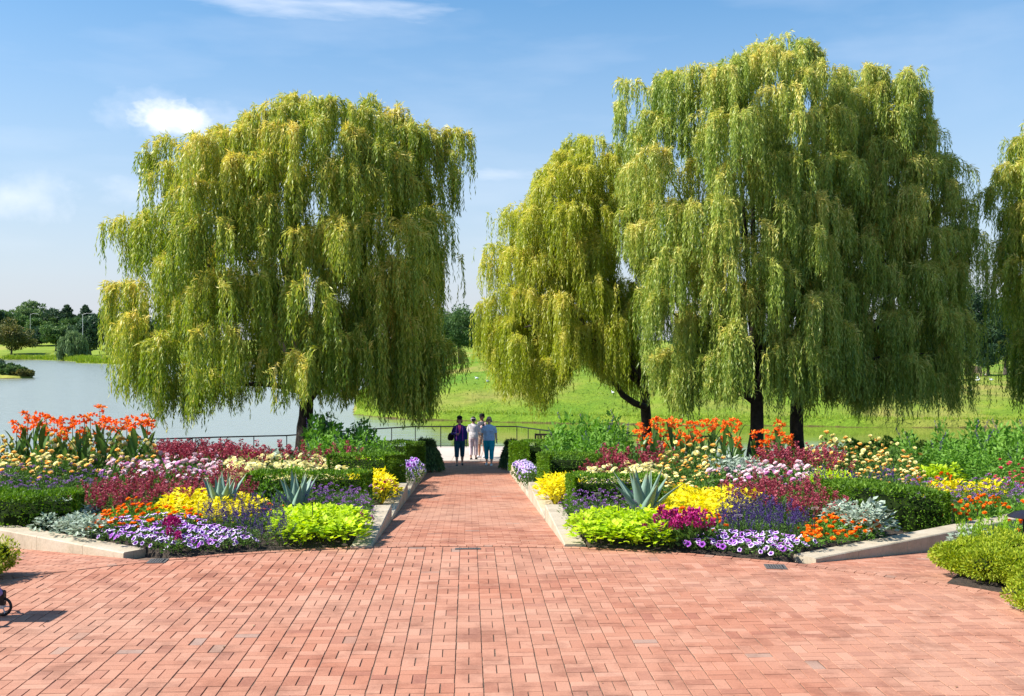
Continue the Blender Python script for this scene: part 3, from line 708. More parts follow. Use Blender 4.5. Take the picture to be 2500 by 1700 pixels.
# ================================================================= OTHER TREES
def crown_leaves(mb, clumps, nleaf, L, Wd, rng, shade=0, up=.3):
    for (c, r) in clumps:
        n = nleaf; v = unit(rng.normal(size=(n, 3))); rad = np.array(r)*rng.uniform(.72, 1.06, (n, 1))
        P = np.array(c)+v*rad; Dv = unit(v*.7+rng.normal(0, .6, (n, 3))+np.array([0, 0, up]))
        leaves(mb, P, Dv, L*rng.uniform(.6, 1.3, n), Wd*rng.uniform(.6, 1.3, n), np.clip(.5+rng.normal(0, .2, n)+rng.normal(0, .12), 0, 1), 0, rng)
def tree(name, label, px, D, ztop, width, mat, seed, group=None, zg=None, kind='round', nc=46, nl=170, leaf=None, trunkh=.16, cat='tree', dens=1, trunkpx=None):
    rng = np.random.default_rng(seed); x = px2x(px, D)
    if zg is None: zg = far_at(x, D) if D > 250 else lawn_at(x, D)
    H = ztop-zg; root = thing(name, label, cat, (x, D, zg-.05), 0, group)
    leaf = leaf or max(.16, D/2500*4.2)
    mb = MB(); cl = []
    if kind == 'round':
        zc = H*(trunkh+(1-trunkh)/2); rz = H*(1-trunkh)/2
        for i in range(nc):
            v = unit(rng.normal(size=3)); f = rng.uniform(.35, .86)
            if v[2] < -.2: v[2] *= .7
            s = rng.uniform(.20, .34)*min(width/2, rz)
            cl.append((np.array([0, 0, zc])+v*np.array([width/2, width/2, rz])*f, np.array([s*1.15, s*1.15, s*.8])))
        crown_leaves(mb, cl, nl, leaf, leaf*.55, rng)
    elif kind == 'conifer':
        n = 17
        for i in range(n):
            f = i/(n-1); z = H*(.10+.9*f); rr_ = width/2*(1-f)**.8+.02*H
            m = 9 if f < .8 else 5
            for j in range(m):
                a = rng.uniform(0, 6.28); q = rr_*rng.uniform(.5, .95); s = rr_*.34+.02*H
                cl.append((np.array([math.cos(a)*q, math.sin(a)*q, z-.10*q]), np.array([s, s, s*.35])))
        crown_leaves(mb, cl, int(nl*.45), leaf, leaf*.45, rng, up=-.1)
    elif kind == 'weep':
        for i in range(60):
            a = rng.uniform(0, 6.28); f = rng.uniform(.0, 1)**.6; z = H*(.35+.6*math.sqrt(max(0, 1-f*f)))*rng.uniform(.75, 1.0)
            c0 = np.array([math.cos(a)*f*width/2, math.sin(a)*f*width/2, z]); n = nl
            tt = rng.uniform(0, min(z*.95, H*.42), n); P = c0+np.stack([rng.normal(0, .05*width, n), rng.normal(0, .05*width, n), -tt], 1)
            P[:, 2] = np.maximum(P[:, 2], .2)
            Dv = unit(np.stack([rng.normal(0, .2, n), rng.normal(0, .2, n), -np.ones(n)], 1))
            leaves(mb, P, Dv, leaf*1.6, leaf*.4, np.clip(.6-tt/H+rng.normal(0, .15, n), 0, 1), 0, rng)
    mb.obj('crown', [M[mat]], root)
    mb = MB(); w = max(.12, H*.024)
    zs = np.linspace(0, H*.7, 6); tube(mb, np.stack([np.sin(zs*.4+seed)*.03*H, zs*0, zs], 1)-np.array([math.sin(seed)*.03*H, 0, 0]), np.linspace(w, w*.3, 6)*np.array([1.3, 1, 1, 1, 1, 1]), 9)
    if kind == 'round':
        for j in range(7):
            c = cl[j][0]; s = np.array([0, 0, H*rng.uniform(.2, .4)]); tube(mb, [s, (s+c)/2+np.array([0, 0, .04*H]), c], [w*.5, w*.33, w*.1], 6, cap=False)
    mb.obj('trunk', [M['bark_far']], root, smooth=True)
    return root
TG = 'trees on the far shore of the lake'
for a in [
    ('shrub_tree', 'broad olive and rust tinted tree at far left edge of far shore', 28, 470, px2z(781, 470), 25, 'far_olive', 1, TG, None, 'round', 60, 150, 1.0, .0),
    ('broadleaf_tree', 'tall pale green tree rising above the far left shore', 73, 640, px2z(736, 640), 24, 'far_light', 2, TG, None, 'round', 40, 150, 1.6, .2),
    ('broadleaf_tree', 'mid green tree just left of the tall pale one on the far shore', 28, 620, px2z(755, 620), 22, 'far_mid', 3, TG, None, 'round', 40, 140, 1.5, .1),
    ('broadleaf_tree', 'dark rounded tree touching the left edge of the picture', -12, 600, px2z(742, 600), 11, 'far_dark', 4, TG, None, 'round', 30, 140, 1.5, .05),
    ('conifer_tree', 'dark pointed conifer left of centre on the far shore', 163, 600, px2z(748, 600), 17, 'far_dark', 5, TG, None, 'conifer', 0, 120, 1.3),
    ('broadleaf_tree', 'dark green tree with flat top beside the pointed conifer', 128, 600, px2z(753, 600), 21, 'far_dark', 6, TG, None, 'round', 44, 150, 1.5, .05),
    ('broadleaf_tree', 'round green tree with bare trunk on the mown far lawn', 136, 495, px2z(789, 495), 15, 'far_mid', 7, TG, None, 'round', 50, 150, 1.1, .12),
    ('willow_tree', 'small pale weeping willow on the far shore', 178, 412, px2z(797, 412), 11, 'far_light', 8, TG, None, 'weep', 0, 150, .9),
    ('broadleaf_tree', 'tall dark tree just right of the small weeping willow', 222, 440, px2z(765, 440), 16, 'far_dark', 9, TG, None, 'round', 56, 150, 1.2, .02),
    ('conifer_tree', 'conifer showing above the dark trees behind the small weeping willow', 209, 620, px2z(749, 620), 19, 'far_dark', 10, TG, None, 'conifer', 0, 120, 1.4),
    ('broadleaf_tree', 'dark tree partly behind the left edge of the big willow crown', 262, 450, px2z(745, 450), 19, 'far_dark', 11, TG, None, 'round', 56, 150, 1.4, .02),
    ('broadleaf_tree', 'dense low dark tree filling between olive tree and round tree', 92, 540, px2z(800, 540), 21, 'far_dark', 12, TG, None, 'round', 50, 150, 1.3, .0),
    ('broadleaf_tree', 'middle green tree behind the round tree on the far shore', 100, 590, px2z(772, 590), 23, 'far_mid', 13, TG, None, 'round', 50, 150, 1.4, .0),
    ('broadleaf_tree', 'low dark tree right of the round tree behind the small willow', 165, 500, px2z(800, 500), 19, 'far_dark', 14, TG, None, 'round', 50, 150, 1.3, .0),
    ('pale_shrub', 'pale grey green shrub at the foot of the far dark trees', 275, 385, px2z(836, 385), 6, 'far_light', 15, TG, None, 'round', 26, 110, .8, .0),
    ('broadleaf_tree', 'dark tree on the far shore seen through the left willow', 340, 470, px2z(760, 470), 20, 'far_dark', 16, TG, None, 'round', 56, 140, 1.5, .0),
    ('broadleaf_tree', 'second dark tree on the far shore seen through the left willow', 420, 480, px2z(765, 480), 20, 'far_dark', 17, TG, None, 'round', 50, 140, 1.5, .0),
    ('broadleaf_tree', 'low dark tree at the back between olive tree and dark flat topped tree', 60, 700, px2z(778, 700), 40, 'far_dark', 34, TG, None, 'round', 60, 150, 2.2, .0),
    ('broadleaf_tree', 'dark tree at the back right of the pointed conifer', 190, 690, px2z(772, 690), 36, 'far_dark', 35, TG, None, 'round', 60, 150, 2.2, .0),
    ('broadleaf_tree', 'dark tree at the back between the two conifers', 185, 560, px2z(776, 560), 18, 'far_mid', 36, TG, None, 'round', 50, 150, 1.7, .0),
]: tree(*a[:7], a[7], group=a[8], zg=a[9], kind=a[10], nc=a[11], nl=a[12], leaf=a[13], trunkh=a[14] if len(a) > 14 else .1)
LG = 'trees beyond the green lawn'
for a in [
    ('broadleaf_tree', 'round leafy tree with bare trunk between the two big willow crowns', 1122, 150, px2z(748, 150), 7.4, 'far_mid', 21, 'round', 70, 220, .34, .12),
    ('broadleaf_tree', 'slim pale green tree just right of the left willow crown', 1072, 175, px2z(722, 175), 4.6, 'far_light', 22, 'round', 40, 170, .38, .05),
    ('broadleaf_tree', 'dark tree behind the left tip of the pale willow', 1168, 200, px2z(752, 200), 10, 'far_dark', 23, 'round', 50, 190, .45, .03),
    ('broadleaf_tree', 'dark tree seen under the left willow crown', 1020, 210, px2z(770, 210), 12, 'far_dark', 24, 'round', 50, 190, .45, .03),
    ('broadleaf_tree', 'big dark tree between the right willows beyond the lawn', 2362, 101, px2z(672, 101), 7.2, 'far_dark', 25, 'round', 110, 300, .24, .0),
    ('broadleaf_tree', 'mid green tree beyond the lawn beside the right edge willow', 2455, 106, px2z(700, 106), 6.0, 'far_mid', 26, 'round', 80, 240, .26, .0),
    ('broadleaf_tree', 'dark tree beyond the lawn behind the rightmost willow crown', 2262, 104, px2z(735, 104), 6.5, 'far_dark', 27, 'round', 80, 240, .26, .0),
    ('broadleaf_tree', 'dark tree low behind the right edge willow', 2535, 104, px2z(730, 104), 6.5, 'far_dark', 28, 'round', 70, 240, .26, .0),
    ('broadleaf_tree', 'dark tree beyond the lawn behind the tallest willow', 1700, 180, px2z(775, 180), 12, 'far_dark', 29, 'round', 50, 190, .42, .03),
    ('broadleaf_tree', 'dark tree beyond the lawn between two willow trunks', 1900, 175, px2z(770, 175), 12, 'far_dark', 30, 'round', 50, 190, .42, .03),
    ('broadleaf_tree', 'dark tree beyond the lawn behind the dark willow', 2150, 108, px2z(765, 108), 7, 'far_dark', 31, 'round', 60, 220, .28, .0),
    ('broadleaf_tree', 'small round tree beyond the lawn near the right edge', 2412, 99, px2z(812, 99), 3.4, 'far_dark', 32, 'round', 46, 200, .22, .0),
    ('broadleaf_tree', 'low leafy tree behind the leaning willow limb', 1290, 220, px2z(800, 220), 11, 'far_mid', 33, 'round', 46, 170, .5, .02),
]: tree(*a[:7], a[7], group=LG, kind=a[8], nc=a[9], nl=a[10], leaf=a[11], trunkh=a[12])
# bushes on the little island
for i, (px, D, py, w, m_, lab) in enumerate([(8, 177, 888, 5.5, 'far_mid', 'green bush on the little island at the left edge'), (-25, 180, 870, 6, 'far_dark', 'dark bush on the island cut by the left edge'),
        (34, 176, 893, 5, 'far_mid', 'rounded bush in the middle of the island'), (58, 175, 904, 3.4, 'far_olive', 'low reddish bush at the tip of the island')]):
    tree('bush', lab, px, D, px2z(py, D), w, m_, 60+i, 'bushes on the small island', zg=-2.3, nc=24, nl=130, leaf=.5, trunkh=0, cat='bush')
# ================================================================= BEDDING PLANTS
def rnd(rng, a, b, n=None): return rng.uniform(a, b, n)
def foliage_mb(rng, n, r, h, L, Wd, up=.5, lo=.15, fold=.0, flat=.0, hollow=.35):
    mb = MB(); a = rng.uniform(0, 6.28, n); f = np.sqrt(rng.uniform(0, 1, n)); 
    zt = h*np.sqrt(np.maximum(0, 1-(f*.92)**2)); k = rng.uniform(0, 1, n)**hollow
    P = np.stack([np.cos(a)*f*r, np.sin(a)*f*r, np.maximum(zt*k, h*lo*rng.random(n))], 1)
    out = np.stack([np.cos(a)*(f+.15), np.sin(a)*(f+.15), np.full(n, up)], 1)+rng.normal(0, .45, (n, 3))
    if flat: out[:, 2] *= (1-flat)
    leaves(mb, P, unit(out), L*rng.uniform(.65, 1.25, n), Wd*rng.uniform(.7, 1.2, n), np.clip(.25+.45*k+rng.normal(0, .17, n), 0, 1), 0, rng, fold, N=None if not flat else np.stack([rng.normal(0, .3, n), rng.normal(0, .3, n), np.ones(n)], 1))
    return mb
def petunia_mb(rng, R=.034):
    mb = MB(); m = 15; th = np.arange(m)/m*2*math.pi; lob = 1+.10*np.cos(5*th)+rng.normal(0, .03, m)
    rings = [(0.0, -.022, 0.), (.22, -.016, .05), (.5, -.002, .35), (.82, .004, .72), (1., -.001+0, 1.)]
    V = []; A = []
    for f, z, v in rings:
        q = lob if f > .6 else np.ones(m); V.append(np.stack([np.cos(th)*R*f*q, np.sin(th)*R*f*q, z*R/.034+.004*np.sin(5*th+1)*f], 1)); A += [v]*m
    F = [[i*m+j, i*m+(j+1) % m, (i+1)*m+(j+1) % m, (i+1)*m+j] for i in range(4) for j in range(m)]
    mb.add(np.concatenate(V), F, 0, np.array(A)); return mb
def pompom_mb(rng, R=.034, n=46, hgt=.7, L=.5, cen=None):
    mb = MB(); i = np.arange(n); ph = i*2.39996; f = np.sqrt((i+.5)/n); el = f*1.35
    D = np.stack([np.cos(ph)*np.sin(el), np.sin(ph)*np.sin(el), np.cos(el)], 1)
    P = D*R*.45*np.array([1, 1, hgt]); D2 = unit(D*np.array([1, 1, hgt])+rng.normal(0, .12, (n, 3)))
    v = np.clip(.35+.5*(1-f)+rng.normal(0, .15, n), 0, 1)
    S = unit(np.cross(D2, np.array([0, 0, 1.])+rng.normal(0, .1, (n, 3)))); w = R*.30
    a = P-S*w*.5; b = P+D2*R*L-S*w*.62; c = P+D2*R*L*1.12; d = P+D2*R*L+S*w*.62; e = P+S*w*.5
    mb.add(np.stack([a, b, c, d, e], 1).reshape(-1, 3), np.arange(5*n).reshape(n, 5), 0, np.repeat(v, 5))
    ell(mb, (0, 0, 0), (R*.5, R*.5, R*.5*hgt), 0, .3, 8, 5)
    return mb
def spike_mb(rng, h=.16, r=.016, n=46, L=.018, lo=0):
    mb = MB(); z = rng.uniform(lo, 1, n)*h; a = rng.uniform(0, 6.28, n); q = r*(1-.75*(z/h)**1.5)
    P = np.stack([np.cos(a)*q*.3, np.sin(a)*q*.3, z], 1); D = unit(np.stack([np.cos(a), np.sin(a), rng.uniform(.1, .7, n)], 1))
    leaves(mb, P, D, L*rng.uniform(.7, 1.3, n), L*.62, np.clip(.35+.4*z/h+rng.normal(0, .2, n), 0, 1), 0, rng)
    tube(mb, [(0, 0, -h*.5), (0, 0, h)], [.0022, .0015], 4, 0, .1); return mb
def umbel_mb(rng, R=.03, n=36, flat=.5, L=.013):
    mb = MB(); v = unit(np.stack([rng.normal(size=n), rng.normal(size=n), np.abs(rng.normal(size=n))+.25], 1)); P = v*R*np.array([1, 1, flat])*rng.uniform(.75, 1., (n, 1))
    leaves(mb, P, unit(v+rng.normal(0, .5, (n, 3))), L, L*.8, rng.random(n), 0, rng); return mb
def plume_mb(rng, R=.05, n=70, h=.10):
    mb = MB(); a = rng.uniform(0, 6.28, n); f = rng.random(n); z = h*f; q = R*(1-f)*.8+.012
    P = np.stack([np.cos(a)*q*.6, np.sin(a)*q*.6, z], 1); D = unit(np.stack([np.cos(a), np.sin(a), np.full(n, .9)], 1)+rng.normal(0, .3, (n, 3)))
    leaves(mb, P, D, R*.75, R*.4, rng.random(n), 0, rng); return mb
def disc_mb(rng, R=.04, n=15):
    mb = MB()
    for lay, (q, zz) in enumerate(((1, 0), (.68, .007), (.4, .012))):
        th = np.arange(n)/n*6.283+lay*.2; D = unit(np.stack([np.cos(th), np.sin(th), np.full(n, .06+.12*lay)], 1)); S = np.stack([-np.sin(th), np.cos(th), 0*th], 1)
        P = D*R*.1+np.array([0, 0, zz]); w = R*q*.42
        V = np.stack([P, P+D*R*q*.8-S*w*.5, P+D*R*q, P+D*R*q*.8+S*w*.5], 1).reshape(-1, 3)
        mb.add(V, np.arange(4*n).reshape(n, 4), 0, np.repeat(np.clip(.75-.25*lay+rng.normal(0, .1, n), 0, 1), 4))
    return mb

# kind: fol = (n, r, h, L, W, up), mat, flower builder, flower mat, count, height above dome, tilt, size jitter
KINDS = {
 'petunia_plant':  dict(fol=(130, .19, .17, .036, .020, .5), mat='green', fl=lambda g: petunia_mb(g, .034), fmat=['petunia', 'petunia', 'petunia_p'], nf=9, fz=.012, tilt=.75, cat='petunia', bias=-1),
 'lilac_petunia':  dict(fol=(130, .2, .22, .036, .020, .5), mat='green', fl=lambda g: petunia_mb(g, .034), fmat=['petunia_l', 'petunia'], nf=14, fz=.012, tilt=.9, cat='petunia', bias=-1),
 'violet_petunia':  dict(fol=(120, .2, .26, .036, .020, .5), mat='green', fl=lambda g: petunia_mb(g, .033), fmat=['petunia_l', 'petunia_p'], nf=14, fz=.012, tilt=.9, cat='petunia', bias=-1),
 'magenta_petunia': dict(fol=(130, .19, .22, .034, .020, .5), mat='green', fl=lambda g: petunia_mb(g, .032), fmat=['magenta'], nf=10, fz=.012, tilt=.8, cat='petunia', bias=-1),
 'orange_zinnia':  dict(fol=(130, .19, .25, .065, .026, .7), mat='bright', fl=lambda g: pompom_mb(g, .036, 50, .62), fmat=['orange'], nf=7, fz=.045, tilt=.3, cat='zinnia'),
 'celosia_plant':  dict(fol=(70, .14, .22, .085, .03, .7), mat='green', fl=lambda g: plume_mb(g, .055, 80, .11), fmat=['magenta'], nf=4, fz=.03, tilt=.25, cat='celosia'),
 'purple_salvia':  dict(fol=(150, .20, .34, .05, .016, .9), mat='green', fl=lambda g: spike_mb(g, .15, .013, 44, .016), fmat=['salvia'], nf=7, fz=.03, tilt=.18, cat='salvia'),
 'crimson_salvia': dict(fol=(150, .22, .40, .055, .022, .7), mat='green', fl=lambda g: spike_mb(g, .15, .026, 40, .030), fmat=['crimson'], nf=11, fz=.0, tilt=.35, cat='salvia'),
 'lime_vine':      dict(fol=(190, .26, .34, .088, .062, .25), mat='lime', cat='leafy plant', flat=.4, hollow=.25),
 'yellow_coleus':  dict(fol=(170, .20, .30, .075, .045, .3), mat='yellow', cat='leafy plant', flat=.4, hollow=.25),
 'lime_coleus':    dict(fol=(150, .22, .34, .08, .045, .35), mat='lime', cat='leafy plant', flat=.4, hollow=.25),
 'silver_plant':   dict(fol=(210, .24, .34, .075, .046, .3), mat='silver', cat='silver plant', flat=.3, hollow=.3),
 'pink_dahlia':    dict(fol=(150, .24, .40, .075, .035, .6), mat='green', fl=lambda g: pompom_mb(g, .055, 60, .7), fmat=['pink', 'pink', 'pink', 'mauve'], nf=5, fz=.06, tilt=.5, cat='dahlia'),
 'mauve_dahlia':   dict(fol=(150, .24, .45, .075, .035, .6), mat='green', fl=lambda g: pompom_mb(g, .055, 60, .7), fmat=['mauve'], nf=6, fz=.06, tilt=.5, cat='dahlia'),
 'peach_zinnia':   dict(fol=(230, .27, .72, .075, .032, .6), mat='green', fl=lambda g: pompom_mb(g, .052, 54, .6), fmat=['peach', 'peach', 'cream'], nf=9, fz=.05, tilt=.4, cat='zinnia'),
 'cream_zinnia':   dict(fol=(110, .22, .34, .06, .022, .7), mat='green', fl=lambda g: disc_mb(g, .042), fmat=['cream'], nf=20, fz=.05, tilt=.15, cat='yarrow'),
 'violet_verbena': dict(fol=(150, .21, .36, .045, .015, .8), mat='green', fl=lambda g: umbel_mb(g, .030, 34, .6, .014), fmat=['violet'], nf=8, fz=.06, tilt=.3, cat='verbena'),
 'rose_zinnia':    dict(fol=(190, .24, .62, .075, .028, .6), mat='bright', fl=lambda g: pompom_mb(g, .042, 50, .6), fmat=['redzin'], nf=7, fz=.06, tilt=.35, cat='zinnia'),
 'green_plant':    dict(fol=(170, .25, .45, .08, .036, .5), mat='green', cat='leafy plant'),
 'bright_plant':   dict(fol=(160, .24, .40, .075, .034, .5), mat='bright', cat='leafy plant'),
 'tall_sage':      dict(fol=(300, .30, 1.0, .12, .062, .30), mat='bright', fl=lambda g: spike_mb(g, .24, .020, 50, .022), fmat=['salvia'], nf=1, fz=.02, tilt=.15, cat='tall sage', hollow=.6),
}
PROTO = {}
def proto(kind, var):
    key = (kind, var)
    if key in PROTO: return PROTO[key]
    K = KINDS[kind]; rng = np.random.default_rng(sum(map(ord, kind))*7+var); n, r, h, L, w, up = K['fol']
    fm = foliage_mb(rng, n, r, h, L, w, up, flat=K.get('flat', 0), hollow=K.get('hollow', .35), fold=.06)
    for i in range(5):
        a = rng.uniform(0, 6.28); tube(fm, [(math.cos(a)*.02, math.sin(a)*.02, 0), (math.cos(a)*r*.4, math.sin(a)*r*.4, h*.75)], [.005, .002], 4, 0, .3, cap=False)
    fl = []; flm = {}
    if 'fl' in K:
        for i in range(K['nf']):
            if rng.random() > (1, .8, .45)[var]: continue
            a = (i+rng.uniform(-.3, .3))*2.39996; f = math.sqrt((i+.5)/K['nf'])*.98
            if K.get('bias'): pass
            z = h*math.sqrt(max(0, 1-(f*.92)**2))+K['fz']+rng.uniform(-.02, .02)
            tl = K['tilt']*f; d = Vector((math.cos(a)*math.sin(tl), math.sin(a)*math.sin(tl), math.cos(tl)))
            d += Vector((rng.normal(0, .34), rng.normal(0, .34)-(.28 if K['tilt'] > .5 else .05), 0)); d.normalize()
            q = d.to_track_quat('Z', 'Y').to_matrix() @ Matrix.Rotation(rng.uniform(0, 6.28), 3, 'Z')
            s = rng.uniform(.8, 1.18); T = Matrix.Translation((math.cos(a)*f*r, math.sin(a)*f*r, z)) @ q.to_4x4() @ Matrix.Scale(s, 4)
            fl.append((rng.integers(len(K['fmat'])), T))
        for j, fmn in enumerate(K['fmat']): flm[j] = (K['fl'](np.random.default_rng(var*10+j+1)), fmn)
    for j, T in fl:
        p = T.translation; tube(fm, [(p.x*.6, p.y*.6, max(p.z-.14, .02)), (p.x, p.y, p.z+.004)], [.0028, .002], 4, 0, .4, cap=False)
    merged = MB(); merged.merge(fm); mats = [M[K['mat']]]
    for j, (m_, fmn) in flm.items(): mats.append(M[fmn])
    for j, T in fl: merged.merge(flm[j][0], mat=1+int(j), T=T)
    P = dict(fol=fm.mesh('foliage', [M[K['mat']]]), fl=fl, flm={j: m_.mesh('flower', [M[fmn]]) for j, (m_, fmn) in flm.items()}, merged=merged.mesh(kind, mats), h=h+K.get('fz', 0), r=r)
    PROTO[key] = P; return P

DCX = [1035, 1065, 1100, 1150, 1200, 1250, 1300, 1345]; DCY = [33, 29, 23, 18, 14.9, 13.3, 12.5, 12.0]
def inpoly(x, y, poly):
    c = False; n = len(poly)
    for i in range(n):
        (ax, ay), (bx, by) = poly[i], poly[(i+1) % n]
        if (ay > y) != (by > y) and x < (bx-ax)*(y-ay)/(by-ay)+ax: c = not c
    return c
def fe(px):
    k = (px-CX)/FPX; A = 1+k*k; B = -2*(CC[1]+k*CC[0]); C = CC[0]**2+CC[1]**2-7.14**2
    D = (-B+math.sqrt(max(B*B-4*A*C, 0)))/(2*A); return HY+ZC*FPX/D
HEDGEBOX = []
COUNT = {}
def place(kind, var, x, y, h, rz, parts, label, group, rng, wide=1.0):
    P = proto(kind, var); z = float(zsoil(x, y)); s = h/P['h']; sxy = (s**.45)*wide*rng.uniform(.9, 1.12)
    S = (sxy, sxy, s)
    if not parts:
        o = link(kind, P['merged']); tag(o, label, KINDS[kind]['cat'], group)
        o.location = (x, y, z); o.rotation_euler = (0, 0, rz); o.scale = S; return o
    o = thing(kind, label, KINDS[kind]['cat'], (x, y, z), rz, group); 
    f = link('foliage', P['fol'], o); f.scale = S
    for j, T in P['fl']:
        c = link('flower' if KINDS[kind]['tilt'] > .36 or 'zinnia' in kind else 'flower_head', P['flm'][int(j)], o)
        T2 = T.copy(); T2.translation = Vector((T.translation.x*sxy, T.translation.y*sxy, T.translation.z*s)); c.matrix_local = T2
    return o
def drift(kind, poly, spacing, label, group, h=None, hscale=1.0, D=None, seed=0, wide=1.0, maxn=80, dmin=None, hlim=(.5, 1.7), latmin=.27):
    rng = np.random.default_rng(seed+len(label)*13+int(poly[0][0])); pts = []; P0 = proto(kind, 0)
    xs = [p[0] for p in poly]; ys = [p[1] for p in poly]; tries = 0
    while tries < 2500 and len(pts) < maxn:
        tries += 1; px = rng.uniform(min(xs), max(xs)); py = rng.uniform(min(ys), max(ys))
        if not inpoly(px, py, poly): continue
        if D is None:
            pe = fe(px); w_ = min(max((py-1150)/(pe-1150), 0), 1); d = float(np.interp(py-(pe-1336)*w_, DCX, DCY))-(12.2-ZC*FPX/(pe-HY))*w_
        elif callable(D): d = D(px, py)
        else: d = D+rng.uniform(-.4, .4)
        x = px2x(px, d); r = math.hypot(x-CC[0], d-CC[1])
        if r < 7.24: k = 7.24/r; x = CC[0]+(x-CC[0])*k; d = CC[1]+(d-CC[1])*k
        if abs(lat(x, d)) < PHW+latmin and d < 34: continue
        if x < 0 and dLw((x, d)) > -.30 and x > -9: continue
        if x > 0 and dRw((x, d)) < .30 and dRw((x, d)) > -.6 and x < 9: continue
        if x < 0 and kind != 'x' and any(inpoly(x, d, hb) for hb in HEDGEBOX): continue
        if x > 0 and any(inpoly(x, d, hb) for hb in HEDGEBOX): continue
        if any((x-a)**2+(d-b)**2 < spacing**2 for a, b, _ in pts): continue
        hh = px2z(py, d)-float(zsoil(x, d)) if h is None else h*rng.uniform(.85, 1.15)
        hh = min(max(hh*hscale*rng.uniform(.84, 1.12), P0['h']*hlim[0]), P0['h']*hlim[1])
        pts.append((x, d, hh))
    parts = min(b for a, b, _ in pts) < 15.6 if pts else False
    for x, d, hh in pts: place(kind, int(rng.integers(3)), x, d, hh, rng.uniform(-.5, .5) if KINDS[kind].get('bias') else rng.uniform(0, 6.28), parts and d < 17, label, group, rng, wide)
    COUNT[kind] = COUNT.get(kind, 0)+len(pts); return pts

